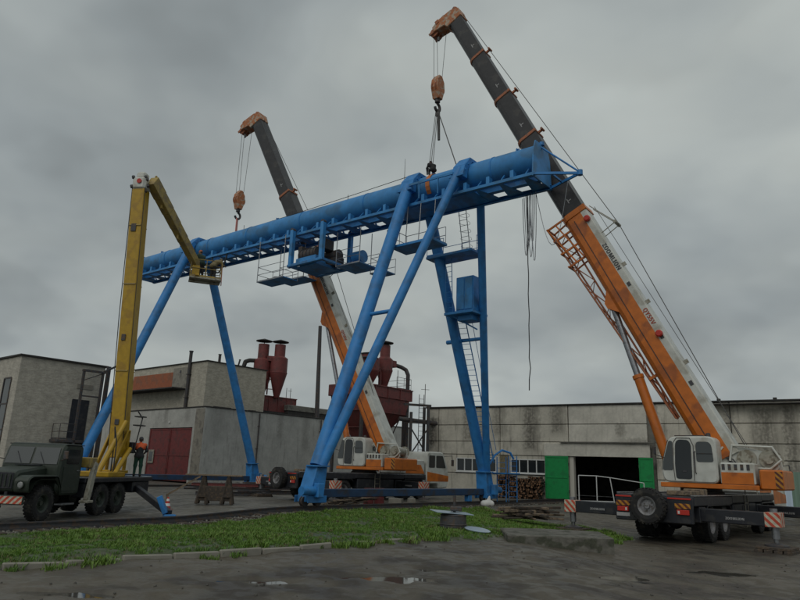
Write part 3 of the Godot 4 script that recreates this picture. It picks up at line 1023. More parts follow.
func mobile_crane(label: String, at: Vector3, turn: float, tx: float, slew: float, pivot: Vector3, tip: Vector3, dims: Dictionary) -> Dictionary:
	var o := thing("mobile_crane", label, "mobile crane", at, turn, "mobile cranes lifting the gantry")
	o.scale = Vector3.ONE * dims.size
	var inv := o.transform.affine_inverse()
	var b := Geo.new()
	# --- carrier
	b.bx(0.25, 11.4, 0.72, 1.2, -0.5, 0.5, 0.03)
	b.bx(0.0, 0.16, 0.62, 1.42, -1.25, 1.25, 0.03)
	part("chassis", b, M.chassis, o)
	b = Geo.new()
	b.bx(0.16, 4.2, 1.16, 1.46, -1.27, 1.27, 0.03); b.bx(4.2, 8.2, 1.2, 1.5, -1.27, 1.27, 0.03); b.bx(8.2, 10.2, 1.24, 1.5, -1.27, 1.27, 0.03)
	part("deck", b, M.chassis, o)
	for s in [-1.0, 1.0]:
		b = Geo.new()
		b.bx(4.35, 7.35, 0.62, 1.19, s * 0.75, s * 1.25, 0.04)
		part("tool_locker", b, M.chassis, o)
		b = Geo.new()
		for k in 3: b.bx(4.5 + k * 0.95, 5.35 + k * 0.95, 0.7, 1.12, s * 1.25, s * 1.262, 0.004)
		part("locker_door", b, M.chassis, o)
		b = Geo.new()
		b.bx(0.2, 9.9, 1.46, 1.5, s * 1.15, s * 1.272, 0.01)
		part("deck_edge", b, M.steel, o)
		# mud guards arching over the axles
		for ax in [[1.35, 4.05], [8.15, 10.25]]:
			b = Geo.new()
			var y0 := 1.02
			b.prism(PackedVector2Array([Vector2(ax[0], y0), Vector2(ax[0] + 0.15, 1.2), Vector2(ax[1] - 0.15, 1.2), Vector2(ax[1], y0), Vector2(ax[1] - 0.03, y0), Vector2(ax[1] - 0.17, 1.15), Vector2(ax[0] + 0.17, 1.15), Vector2(ax[0] + 0.03, y0)]), minf(s * 0.7, s * 1.26), maxf(s * 0.7, s * 1.26))
			part("mudguard", b, M.chassis, o)
		for x in [2.02, 3.38, 8.55, 9.95]:
			wheel(o, Vector3(x, 0.56, s * 0.94), 0.56, 0.6 if x < 5 else 0.34, s, M.rim)
		# rear lamps with striped plates
		b = Geo.new()
		b.bx(-0.03, 0.0, 1.08, 1.24, s * 0.72, s * 1.2, 0.004)
		part("striped_plate", b, M.warn_yellow, o)
		b = Geo.new()
		b.bx(-0.06, 0.0, 0.9, 1.05, s * 0.78, s * 1.16, 0.01)
		var tl := part("tail_lamp", b, M.lamp_red, o)
		b = Geo.new()
		b.bx(-0.07, -0.06, 0.93, 1.02, s * 0.82, s * 0.88, 0.002)
		part("lens", b, M.lamp_white, tl)
		b = Geo.new()
		b.bx(-0.02, 0.0, 1.36, 1.41, s * 0.5, s * 1.22, 0.002)
		part("reflector", b, M.lamp_red, o)
	b = Geo.new()
	b.bx(-0.025, 0.0, 0.74, 0.86, -1.2, -0.75, 0.003)
	part("number_plate", b, M.text_white, o)
	var sp := wheel(o, Vector3(-0.22, 1.12, -0.05), 0.56, 0.36, 1.0, M.rim, "spare_wheel")
	sp.rotation = Vector3(0, -PI / 2, 0)
	for x in [2.02, 3.38, 8.55, 9.95]:
		b = Geo.new()
		b.tube(Vector3(x, 0.56, -0.8), Vector3(x, 0.56, 0.8), 0.11, 0.11, 10)
		b.ball(Vector3(x, 0.56, 0), 0.24, 12, 8)
		part("axle", b, M.chassis, o)
	b = Geo.new()    # handrail, coiled hoses and boxes on the deck
	for s in [-1.0, 1.0]:
		b.pipe([Vector3(6.2, 1.5, s * 1.2), Vector3(6.2, 1.95, s * 1.2), Vector3(7.9, 1.95, s * 1.2), Vector3(7.9, 1.5, s * 1.2)], 0.02, 6)
	part("deck_rail", b, M.pale_steel, o)
	b = Geo.new()
	b.bx(0.5, 1.3, 1.47, 1.62, 0.3, 1.1, 0.02); b.bx(1.5, 1.9, 1.47, 1.68, 0.5, 1.15, 0.02)
	part("dunnage", b, M.wood, o)
	for s in [-1.0, 1.0]:
		b = Geo.new()
		ladder(b, Vector3(5.9, 0.35, s * 1.3), Vector3(5.9, 1.48, s * 1.28), Vector3(1, 0, 0), 0.4, 0.28, 0.018)
		part("step_ladder", b, M.pale_steel, o)
	# engine hood and driver's cab at the front
	b = Geo.new()
	b.bx(8.35, 10.15, 1.5, 2.42, -1.2, 1.2, 0.08)
	var hood := part("engine_hood", b, M.white_paint, o)
	for s in [-1.0, 1.0]:
		b = Geo.new()
		b.prism(PackedVector2Array([Vector2(8.4, 1.56), Vector2(10.1, 1.56), Vector2(9.75, 2.1), Vector2(8.4, 2.1)]), minf(s * 1.2, s * 1.215), maxf(s * 1.2, s * 1.215))
		part("orange_panel", b, M.orange, hood)
	b = Geo.new()
	b.prism(rounded([Vector2(10.3, 0.95), Vector2(10.3, 2.85), Vector2(10.5, 2.96), Vector2(11.8, 2.96), Vector2(12.0, 2.84), Vector2(12.42, 1.9), Vector2(12.5, 1.25), Vector2(12.4, 0.72), Vector2(11.5, 0.62), Vector2(11.4, 0.95)], 0.2), -1.24, 1.24, Transform3D.IDENTITY, 0.07)
	var dc := part("driver_cab", b, M.white_paint, o)
	for s in [-1.0, 1.0]:
		b = Geo.new()
		b.prism(rounded([Vector2(11.2, 1.95), Vector2(11.2, 2.72), Vector2(11.85, 2.72), Vector2(12.17, 1.95)], 0.09), minf(s * 1.24, s * 1.252), maxf(s * 1.24, s * 1.252))
		part("side_window", b, M.glass, dc)
		b = Geo.new()
		b.prism(rounded([Vector2(10.5, 1.95), Vector2(10.5, 2.72), Vector2(11.08, 2.72), Vector2(11.08, 1.95)], 0.09), minf(s * 1.24, s * 1.252), maxf(s * 1.24, s * 1.252))
		part("side_window", b, M.glass, dc)
		b = Geo.new()
		b.prism(PackedVector2Array([Vector2(10.35, 1.1), Vector2(12.42, 1.1), Vector2(12.44, 1.45), Vector2(10.35, 1.7)]), minf(s * 1.24, s * 1.25), maxf(s * 1.24, s * 1.25))
		part("orange_panel", b, M.orange, dc)
		b = Geo.new()
		b.pipe([Vector3(12.0, 2.7, s * 1.24), Vector3(12.5, 2.75, s * 1.5), Vector3(12.55, 2.3, s * 1.52)], 0.02, 6)
		b.box(T(Vector3(12.55, 2.3, s * 1.5)), Vector3(0.06, 0.4, 0.22), 0.02)
		part("mirror", b, M.dark_steel, dc)
	b = Geo.new()
	b.quad(Vector3(12.43, 1.95, -1.1), Vector3(12.05, 2.78, -1.05), Vector3(12.05, 2.78, 1.05), Vector3(12.43, 1.95, 1.1))
	part("windscreen", b, M.glass, dc)
	# --- outriggers
	for x in [0.95, 7.75]:
		b = Geo.new()
		b.bx(x - 0.3, x + 0.3, 0.66, 1.14, -1.26, 1.26, 0.02)
		part("outrigger_housing", b, M.chassis, o)
		for s in [-1.0, 1.0]:
			b = Geo.new()
			b.bx(x - 0.2, x + 0.2, 0.7, 1.1, s * 1.2, s * 3.3, 0.02)
			var ob := part("outrigger_beam", b, M.chassis, o)
			b = Geo.new()
			b.bx(x - 0.235, x + 0.235, 0.69, 1.11, s * 3.08, s * 3.52, 0.01)
			part("striped_end", b, M.warn_red, ob)
			b = Geo.new()
			b.tube(Vector3(x, 0.35, s * 3.3), Vector3(x, 1.22, s * 3.3), 0.11, 0.11, 14)
			b.tube(Vector3(x, 0.2, s * 3.3), Vector3(x, 0.4, s * 3.3), 0.07, 0.07, 12)
			part("jack", b, M.steel, ob)
			b = Geo.new()
			b.lathe(T(Vector3(x, 0.14, s * 3.3)), [[0.0, 0.0], [0.33, 0.0], [0.33, 0.04], [0.12, 0.1], [0.0, 0.1]], 18)
			part("float_pad", b, M.dark_steel, ob)
			lettering("ZOOMLION", 0.075, M.text_white, ob, T(Vector3(x - 0.205, 0.86, s * 2.25), Basis(Vector3.UP, -PI / 2)))
	# --- superstructure frame: X towards the boom, origin above the slewing ring
	var sx := Transform3D(Basis(Vector3.UP, slew - turn), Vector3(tx, 0, 0))
	b = Geo.new()
	b.lathe(T(Vector3(0, 1.46, 0)), [[0.0, 0.0], [0.8, 0.0], [0.8, 0.1], [0.72, 0.12], [0.72, 0.24], [0.0, 0.24]], 32)
	part("slewing_ring", b, M.dark_steel, o, sx)
	b = Geo.new()
	b.bx(-2.2, 1.1, 1.69, 1.86, -1.38, 1.2, 0.02)
	part("slewing_platform", b, M.orange, o, sx)
	b = Geo.new()
	b.bx(-2.1, -0.98, 1.86, 2.62, -1.34, -0.5, 0.05)
	b.bx(-2.1, 0.3, 1.86, 2.5, 0.5, 1.2, 0.05)
	var eb := part("engine_cover", b, M.white_paint, o, sx)
	b = Geo.new()
	b.prism(PackedVector2Array([Vector2(-2.05, 1.88), Vector2(-1.02, 1.88), Vector2(-1.02, 2.28), Vector2(-2.05, 2.28)]), -1.358, -1.34)
	part("orange_panel", b, M.orange, eb)
	for s in [-1.0, 1.0]:
		b = Geo.new()
		b.prism(PackedVector2Array([Vector2(0.5, 1.86), Vector2(-2.3, 1.86), Vector2(-2.75, 2.5), Vector2(-2.7, 2.95), Vector2(-1.5, 3.25), Vector2(-0.75, 3.3), Vector2(-0.35, 2.95)]), s * 0.44 - 0.05, s * 0.44 + 0.05, Transform3D.IDENTITY, 0.01)
		part("boom_bracket", b, M.white_paint, o, sx)
	# winches
	for k in 2:
		b = Geo.new()
		var wx := -1.75 - k * 0.72
		b.tube(Vector3(wx, 2.78, -0.38), Vector3(wx, 2.78, 0.38), 0.24, 0.24, 20)
		b.tube(Vector3(wx, 2.78, -0.56), Vector3(wx, 2.78, -0.5), 0.33, 0.33, 20)
		b.tube(Vector3(wx, 2.78, 0.5), Vector3(wx, 2.78, 0.56), 0.33, 0.33, 20)
		b.tube(Vector3(wx, 2.78, -0.68), Vector3(wx, 2.78, -0.56), 0.17, 0.17, 14)
		part("winch_drum", b, M.pale_steel, o, sx)
	b = Geo.new()
	b.pipe([Vector3(-1.2, 2.7, -0.6), Vector3(-1.3, 3.25, -0.6), Vector3(-2.6, 3.2, -0.6), Vector3(-2.85, 2.75, -0.6), Vector3(-2.5, 2.45, -0.6), Vector3(-1.3, 2.45, -0.6)], 0.04, 6)
	b.bar(Vector3(-1.0, 3.2, -0.6), Vector3(-0.5, 2.6, -0.6), 0.04, 0.06)
	part("winch_guard", b, M.white_paint, o, sx)
	b = Geo.new()
	b.bx(-2.95, -2.22, 1.72, 2.4, -1.3, 1.3, 0.05)
	var cw := part("counterweight", b, M.orange, o, sx)
	for s in [-1.0, 1.0]:
		b = Geo.new()
		b.bx(-2.93, -2.7, 1.78, 2.35, s * 1.3, s * 1.308, 0.002)
		part("striped_plate", b, M.warn_yellow, cw)
	# operator's cab on the left of the boom
	b = Geo.new()
	b.prism(rounded([Vector2(-0.93, 1.87), Vector2(-0.93, 3.38), Vector2(-0.78, 3.54), Vector2(0.55, 3.54), Vector2(0.74, 3.42), Vector2(0.98, 2.6), Vector2(1.02, 2.2), Vector2(0.92, 1.87)], 0.22), -1.42, -0.52, Transform3D.IDENTITY, 0.05)
	var oc := part("operator_cab", b, M.white_paint, o, sx)
	b = Geo.new()
	b.prism(rounded([Vector2(-0.05, 2.0), Vector2(-0.08, 3.22), Vector2(0.0, 3.4), Vector2(0.36, 3.42), Vector2(0.47, 3.3), Vector2(0.52, 2.5), Vector2(0.5, 2.0)], 0.1), -1.436, -1.42)
	part("door_window", b, M.glass, oc)
	b = Geo.new()
	b.prism(rounded([Vector2(-0.82, 2.62), Vector2(-0.78, 3.22), Vector2(-0.68, 3.34), Vector2(-0.3, 3.34), Vector2(-0.24, 3.24), Vector2(-0.24, 2.62)], 0.09), -1.436, -1.42)
	part("rear_window", b, M.glass_grey, oc)
	b = Geo.new()
	b.prism(rounded([Vector2(0.6, 2.3), Vector2(0.57, 3.36), Vector2(0.7, 3.38), Vector2(0.94, 2.6), Vector2(0.97, 2.3)], 0.07), -1.436, -1.42)
	part("quarter_window", b, M.glass_grey, oc)
	b = Geo.new()
	var fw := [Vector3(1.03, 2.3, -1.36), Vector3(0.995, 2.62, -1.36), Vector3(0.765, 3.40, -1.36)]
	for i in 2:
		b.quad(fw[i], Vector3(fw[i].x, fw[i].y, -0.58), Vector3(fw[i + 1].x, fw[i + 1].y, -0.58), fw[i + 1])
	part("windscreen", b, M.glass_grey, oc)
	b = Geo.new()
	for q in [[-0.62, 2.9], [-0.3, 2.9]]: b.bx(-0.8, -0.26, q[1], q[1] + 0.02, -1.45, -1.437)
	b.bx(0.12, 0.26, 2.25, 2.3, -1.46, -1.437); b.lathe(T(Vector3(-0.6, 3.54, -0.95)), [[0.0, 0.0], [0.09, 0.0], [0.08, 0.13], [0.0, 0.15]], 10)
	b.bx(-0.5, 0.5, 3.54, 3.58, -1.35, -0.6, 0.01)
	part("cab_trim", b, M.dark_steel, oc)
	b = Geo.new()    # door outline, handle, mirror and grab rails
	b.pipe([Vector3(-0.12, 1.95, -1.43), Vector3(-0.16, 3.2, -1.43), Vector3(-0.05, 3.47, -1.43), Vector3(0.42, 3.48, -1.43), Vector3(0.55, 3.3, -1.43), Vector3(0.58, 2.4, -1.43), Vector3(0.55, 1.95, -1.43)], 0.012, 5)
	part("door_seal", b, M.dark_steel, oc)
	b = Geo.new()
	b.pipe([Vector3(-0.2, 2.2, -1.42), Vector3(-0.2, 2.25, -1.52), Vector3(-0.2, 2.95, -1.52), Vector3(-0.2, 3.0, -1.42)], 0.018, 6)
	part("grab_rail", b, M.dark_steel, oc)
	b = Geo.new()
	b.pipe([Vector3(0.9, 2.75, -1.4), Vector3(1.15, 2.85, -1.65), Vector3(1.15, 3.1, -1.68)], 0.015, 6)
	b.box(T(Vector3(1.15, 3.0, -1.68)), Vector3(0.05, 0.3, 0.17), 0.02)
	part("mirror", b, M.dark_steel, oc)
	b = Geo.new()
	for k2 in 5: b.bx(-1.95 + k2 * 0.2, -1.85 + k2 * 0.2, 2.36, 2.56, -1.352, -1.341)
	part("vent_louvre", b, M.dark_steel, o, sx)
	b = Geo.new()
	for k2 in 4:
		b.pipe([Vector3(-0.4, 2.3 + k2 * 0.1, -0.46), Vector3(-0.8 - k2 * 0.08, 2.9 + k2 * 0.05, -0.54), Vector3(-1.3, 2.75 - k2 * 0.12, -0.58), Vector3(-1.7, 2.2, -0.5 + k2 * 0.05)], 0.022, 6)
	part("hydraulic_hose", b, M.cable_black, o, sx)
	b = Geo.new()
	b.lathe(T(Vector3(-1.0, 2.62, 0.85)), [[0.0, 0.0], [0.12, 0.0], [0.12, 0.55], [0.07, 0.6], [0.07, 0.85], [0.0, 0.85]], 14)
	part("exhaust_stack", b, M.dark_steel, o, sx)
	# --- boom frame: X along the boom, -Y its underside, -Z its left side
	var bxd := (tip - pivot).normalized()
	var bzd := bxd.cross(Vector3.UP).normalized()
	var byd := bzd.cross(bxd)
	var bw := Transform3D(Basis(bxd, byd, bzd), pivot)
	var bf := inv * bw
	var ln := pivot.distance_to(tip)
	var base: float = dims.base
	var W: float = dims.w; var H: float = dims.h
	var cut := H * 0.26
	var ext := Basis(Vector3(0, 0, -1), Vector3.UP, Vector3(1, 0, 0))
	b = Geo.new()
	var lo := boom_profile(W, H)
	var lo2 := PackedVector2Array()
	for p in lo: lo2.append(Vector2(p.x, minf(p.y, cut)))
	b.prism(lo2, -0.35, base, T(Vector3.ZERO, ext), 0.02)
	var bs := part("boom_base", b, M.orange, o, bf)
	b = Geo.new()
	b.prism(PackedVector2Array([Vector2(-W * 0.5, cut), Vector2(W * 0.5, cut), Vector2(W * 0.5, H * 0.46), Vector2(W * 0.44, H * 0.5), Vector2(-W * 0.44, H * 0.5), Vector2(-W * 0.5, H * 0.46)]), -0.35, base - 0.15, T(Vector3.ZERO, ext), 0.01)
	part("white_band", b, M.white_paint, bs)
	b = Geo.new()
	b.prism(boom_profile(W * 1.09, H * 1.07), base - 0.15, base + 0.2, T(Vector3.ZERO, ext), 0.02)
	part("collar", b, M.orange, bs)
	for x in dims.marks:
		b = Geo.new()
		b.box(T(Vector3(x, H * 0.375, -W * 0.5 - 0.012)), Vector3(0.22, 0.16, 0.03))
		part("sight_hole", b, M.text_dark, bs)
	for x in [base - 0.75, base * 0.42]:
		b = Geo.new()
		b.lathe(T(Vector3(x, H * 0.36, -W * 0.5), Basis(Vector3.LEFT, PI / 2)), [[0.17, -0.02], [0.17, 0.16], [0.12, 0.2], [0.0, 0.2]], 14)
		part("roller", b, M.lamp_red, bs)
	lettering("ZOOMLION", H * 0.165, M.text_dark, bs, T(Vector3(dims.text, H * 0.375, -W * 0.5 - 0.012), Basis(Vector3(-1, 0, 0), Vector3.UP, Vector3(0, 0, -1))))
	lettering("QY55V", H * 0.16, M.text_red, bs, T(Vector3(dims.text2, H * 0.375, -W * 0.5 - 0.012), Basis(Vector3(-1, 0, 0), Vector3.UP, Vector3(0, 0, -1))))
	b = Geo.new()
	b.pipe([Vector3(0.5, -H * 0.1, -W * 0.5 - 0.03), Vector3(base * 0.5, -H * 0.12, -W * 0.5 - 0.03), Vector3(base - 0.4, -H * 0.1, -W * 0.5 - 0.03)], 0.018, 6)
	part("boom_hose", b, M.cable_black, bs)
	# telescoped sections with rust orange collars
	var from := base
	var k := 0
	for to in dims.collars + [ln]:
		var f := 0.92 - 0.055 * k
		b = Geo.new()
		b.prism(boom_profile(W * f, H * f), from - 0.2, to, T(Vector3.ZERO, ext), 0.02)
		var sec := part("boom_section", b, M.boom_dark, o, bf)
		if to < ln:
			b = Geo.new()
			b.prism(boom_profile(W * f * 1.1, H * f * 1.08), to - 0.14, to + 0.06, T(Vector3.ZERO, ext), 0.02)
			b.bx(to - 0.06, to + 0.06, H * f * 0.5, H * f * 0.5 + 0.32, -0.06, 0.06)
			b.lathe(T(Vector3(to, H * f * 0.5 + 0.32, 0), Basis(Vector3.RIGHT, PI / 2)), [[0.0, -0.2], [0.07, -0.2], [0.07, 0.2], [0.0, 0.2]], 10)
			part("collar", b, M.rust_orange, sec)
		b = Geo.new()
		b.box(T(Vector3(minf(from + 0.9, to - 0.3), 0.12, -W * f * 0.5 - 0.008)), Vector3(0.3, 0.05, 0.01)); b.box(T(Vector3(minf(from + 0.9, to - 0.3), 0.22, -W * f * 0.5 - 0.008)), Vector3(0.05, 0.2, 0.01))
		part("white_mark", b, M.text_white, sec)
		from = to
		k += 1
	# head with sheaves reaching forwards
	var fh := 0.92 - 0.055 * (k - 1)
	b = Geo.new()
	b.prism(PackedVector2Array([Vector2(ln - 0.45, H * fh * 0.55), Vector2(ln + 0.25, H * fh * 0.62), Vector2(ln + 0.6, 0.15), Vector2(ln + 0.72, -0.9), Vector2(ln + 0.55, -1.55), Vector2(ln + 0.12, -1.6), Vector2(ln - 0.12, -0.75), Vector2(ln - 0.45, -H * fh * 0.55)]), -W * fh * 0.55, W * fh * 0.55, Transform3D.IDENTITY, 0.04)
	var hd := part("boom_head", b, M.head_mottle, o, bf)
	for q in [[0.22, -1.62, 0.34], [0.55, -0.55, 0.3], [0.45, 0.35, 0.26]]:
		for z in [-0.26, 0.0, 0.26]:
			b = Geo.new()
			b.lathe(T(Vector3(ln + q[0], q[1], z), Basis(Vector3.RIGHT, PI / 2)), [[0.0, -0.05], [q[2], -0.05], [q[2] * 0.9, 0.0], [q[2], 0.05], [0.0, 0.05]], 18)
			part("sheave", b, M.rust_orange, hd)
	b = Geo.new()
	b.bar(Vector3(ln + 0.2, -1.6, -0.42), Vector3(ln + 0.2, -2.0, -0.42), 0.05, 0.2); b.bar(Vector3(ln + 0.2, -1.6, 0.42), Vector3(ln + 0.2, -2.0, 0.42), 0.05, 0.2)
	b.bx(ln + 0.45, ln + 0.75, -1.2, -0.9, -0.5, 0.5, 0.02); b.bx(ln + 0.2, ln + 0.6, 0.35, 0.5, -0.45, 0.45, 0.02)
	part("sheave_guard", b, M.rust_orange, hd)
	# luffing cylinder
	var c0: Vector3 = sx * Vector3(0.95, 2.0, 0)
	var c1: Vector3 = bf * Vector3(dims.cyl, -H * 0.55, 0)
	b = Geo.new()
	b.tube(c0, c0.lerp(c1, dims.barrel), 0.2, 0.2, 18)
	b.tube(c0.lerp(c1, dims.barrel) , c0.lerp(c1, dims.barrel + 0.02), 0.23, 0.23, 18)
	var lc := part("luffing_cylinder", b, M.orange, o)
	b = Geo.new()
	b.tube(c0.lerp(c1, dims.barrel + 0.01), c1, 0.135, 0.135, 16)
	part("piston_rod", b, M.steel, lc)
	b = Geo.new()
	b.prism(PackedVector2Array([Vector2(dims.cyl - 0.7, -H * 0.4), Vector2(dims.cyl + 0.8, -H * 0.4), Vector2(dims.cyl + 0.15, -H * 0.72), Vector2(dims.cyl - 0.15, -H * 0.72)]), -W * 0.36, W * 0.36)
	part("cylinder_bracket", b, M.orange, o, bf)
	# stowed lattice jib along the underside
	if dims.jib:
		b = Geo.new()
		var ch := [[Vector3(2.2, -0.86, 0.1), Vector3(base - 0.4, -1.0, 0.1)], [Vector3(2.2, -0.98, 0.0), Vector3(base + 0.3, -1.75, -0.15)], [Vector3(2.2, -0.98, 0.3), Vector3(base + 0.3, -1.7, 0.65)]]
		for c in ch: b.tube(c[0], c[1], 0.05, 0.05, 8)
		var nseg := 14
		for i in nseg:
			for pr in [[0, 1], [0, 2], [1, 2]]:
				var t0 := float(i) / nseg; var t1 := (i + 1.0) / nseg
				var a0: Vector3 = ch[pr[0]][0].lerp(ch[pr[0]][1], t0); var a1: Vector3 = ch[pr[1]][0].lerp(ch[pr[1]][1], t1)
				if i % 2 == 1:
					a0 = ch[pr[1]][0].lerp(ch[pr[1]][1], t0); a1 = ch[pr[0]][0].lerp(ch[pr[0]][1], t1)
				b.tube(a0, a1, 0.022, 0.022, 6)
		var jb := part("lattice_jib", b, M.rust_orange, o, bf)
		b = Geo.new()
		for x in [base - 2.4, base - 1.5, base - 0.6, base + 0.25]:
			b.bar(Vector3(x, -0.62, -0.25), Vector3(x, -1.75, -0.25), 0.08, 0.1); b.bar(Vector3(x, -1.7, -0.35), Vector3(x, -1.7, 0.7), 0.08, 0.1)
			b.bar(Vector3(x, -0.62, 0.35), Vector3(x, -1.75, 0.6), 0.07, 0.08)
		b.bar(Vector3(base - 2.4, -1.2, -0.25), Vector3(base + 0.3, -1.75, -0.3), 0.08, 0.08); b.bar(Vector3(base - 2.4, -0.7, -0.3), Vector3(base + 0.25, -1.2, -0.3), 0.08, 0.08)
		part("jib_frame", b, M.orange, jb)
		b = Geo.new()
		b.bar(Vector3(4.4, -0.5, -0.1), Vector3(4.4, -1.1, -0.1), 0.1, 0.14)
		part("jib_hanger", b, M.orange, jb)
	# hoist rope over the roller arm to the head
	b = Geo.new()
	var r0: Vector3 = sx * Vector3(-1.75, 3.02, 0.0)
	var arm := bf * Vector3(base - dims.arm, H * 0.5 + 0.95, 0.0)
	var hdp := bf * Vector3(ln + 0.45, 0.62, 0.0)
	b.tube(r0, arm, 0.018, 0.018, 6); b.tube(arm, hdp, 0.018, 0.018, 6)
	b.tube(r0 + Vector3(0, 0, 0.1), bf * Vector3(base, H * 0.5 + 0.35, 0.12), 0.012, 0.012, 6)
	part("hoist_rope", b, M.rope, o)
	b = Geo.new()
	for z in [-0.3, 0.3]:
		b.tube(Vector3(base, H * 0.5 + 0.2, z), Vector3(base - dims.arm, H * 0.5 + 0.9, z), 0.025, 0.025, 6)
		b.tube(Vector3(base - dims.arm - 0.1, H * 0.5, z), Vector3(base - dims.arm, H * 0.5 + 0.9, z), 0.025, 0.025, 6)
	b.tube(Vector3(base - dims.arm, H * 0.5 + 0.88, -0.4), Vector3(base - dims.arm, H * 0.5 + 0.88, 0.4), 0.09, 0.09, 10)
	part("rope_guide", b, M.pale_steel, o, bf)
	for x in [base * 0.72, base * 0.55, base * 0.3]:
		b = Geo.new()
		b.bar(Vector3(x, H * 0.5, -0.2), Vector3(x, H * 0.5 + 0.2, -0.2), 0.06, 0.2)
		part("rope_cleat", b, M.pale_steel, o, bf)
	return {"root": o, "head": bw * Vector3(ln + 0.22, -1.62, 0.0), "head2": bw * Vector3(ln + 0.55, -0.62, 0.0)}

func hook_block(label: String, at: Vector3, head: Vector3, head2: Vector3, turn: float, s: float) -> Node3D:
	var o := thing("hook_block", label, "hook block", at, turn, "crane hook blocks")
	var b := Geo.new()
	b.prism(PackedVector2Array([Vector2(-0.36, 0.95), Vector2(-0.12, 1.3), Vector2(0.12, 1.3), Vector2(0.36, 0.95), Vector2(0.42, 0.45), Vector2(0.2, -0.25), Vector2(-0.2, -0.25), Vector2(-0.42, 0.45)]), -0.24, 0.24, T(Vector3.ZERO, Basis.IDENTITY.scaled(Vector3.ONE * s)), 0.04)
	part("block_shell", b, M.head_mottle, o)
	b = Geo.new()
	for z in [-0.13, 0.13]:
		b.lathe(T(Vector3(0, 0.5 * s, z * s), Basis(Vector3.RIGHT, PI / 2)), [[0.0, -0.05], [0.47 * s, -0.05], [0.42 * s, 0.0], [0.47 * s, 0.05], [0.0, 0.05]], 20)
	part("block_sheave", b, M.rust_orange, o)
	b = Geo.new()
	b.lathe(T(Vector3(0, -0.45 * s, 0)), [[0.0, 0.0], [0.16 * s, 0.0], [0.16 * s, 0.22 * s], [0.0, 0.22 * s]], 14)
	var pts := []
	for i in 12:
		var a := PI * 0.5 - TAU * 0.72 * i / 11.0
		pts.append(Vector3(cos(a) * 0.24 * s, -0.78 * s + sin(a) * 0.26 * s, 0))
	b.pipe(pts, 0.085 * s, 8)
	part("hook", b, M.dark_steel, o)
	b = Geo.new()
	var inv := o.transform.affine_inverse()
	for q in [[head, -0.3, -0.2], [head, -0.12, 0.2], [head2, 0.3, 0.1]]:
		var hp: Vector3 = inv * q[0]
		b.tube(Vector3(q[1] * s, 0.8 * s, q[2] * s * 0.4), hp + Vector3(q[1] * 0.5, 0.0, q[2] * 0.5), 0.017, 0.017, 6)
	b.lathe(T(Vector3(-0.12 * s, (inv * head).y - 0.7, 0.08)), [[0.0, 0.0], [0.09, 0.0], [0.09, 0.28], [0.0, 0.28]], 8)
	part("fall_rope", b, M.rope, o)
	return o

func make_cranes():
	# crane standing at the right, its boom passing behind the girder end
	var piv := G(14.81, 30.12, 3.24); var tip := G(3.14, 39.0, 32.39)
	var near := mobile_crane("nearer orange and white truck crane with outriggers out at the right", G(10.1, 26.45, -0.40), atan2(0.742, 0.67), 4.95, atan2(0.61, -0.795), piv, tip,
		{"size": 1.2, "base": 14.2, "w": 1.12, "h": 1.45, "collars": [20.5, 24.2, 28.3], "cyl": 8.7, "barrel": 0.55, "text": 10.8, "text2": 7.0, "marks": [9.0, 5.8, 3.2], "jib": true, "arm": 1.7})
	var hk: Vector3 = near.head.lerp(near.head2, 0.3)
	hook_block("orange hook block above the near gantry leg, ropes to the nearer boom", Vector3(hk.x, 26.9, hk.z), near.head, near.head2, 0.882, 1.15)
	var h1 := Vector3(hk.x, 25.75, hk.z)
	# crane behind the gantry's near rail
	piv = G(-0.57, 43.91, 3.16); tip = G(-13.02, 51.53, 31.03)
	var far := mobile_crane("farther orange and white truck crane standing behind the blue tie beam", G(-6.6, 40.06), atan2(0.714, 0.70), 6.0, atan2(0.522, -0.853), piv, tip,
		{"size": 1.1, "base": 17.0, "w": 1.1, "h": 1.35, "collars": [22.6], "cyl": 10.6, "barrel": 0.42, "text": 13.0, "text2": 8.6, "marks": [11.2, 7.2, 4.0], "jib": false, "arm": 3.0})
	hk = far.head.lerp(far.head2, 0.3)
	hook_block("orange hook block over the middle of the girder, ropes to the farther boom", Vector3(hk.x, 23.3, hk.z), far.head, far.head2, 0.882, 1.1)
	# slings between hooks and girder
	make_slings(h1, Vector3(hk.x, 22.1, hk.z))

func gantry_point(r: float, y: float, g: float) -> Vector3:
	return G(1.0875, 38.632) + Vector3(0.6356, 0, -0.7720) * r + Vector3(-0.7720, 0, -0.6356) * g + Vector3(0, y, 0)

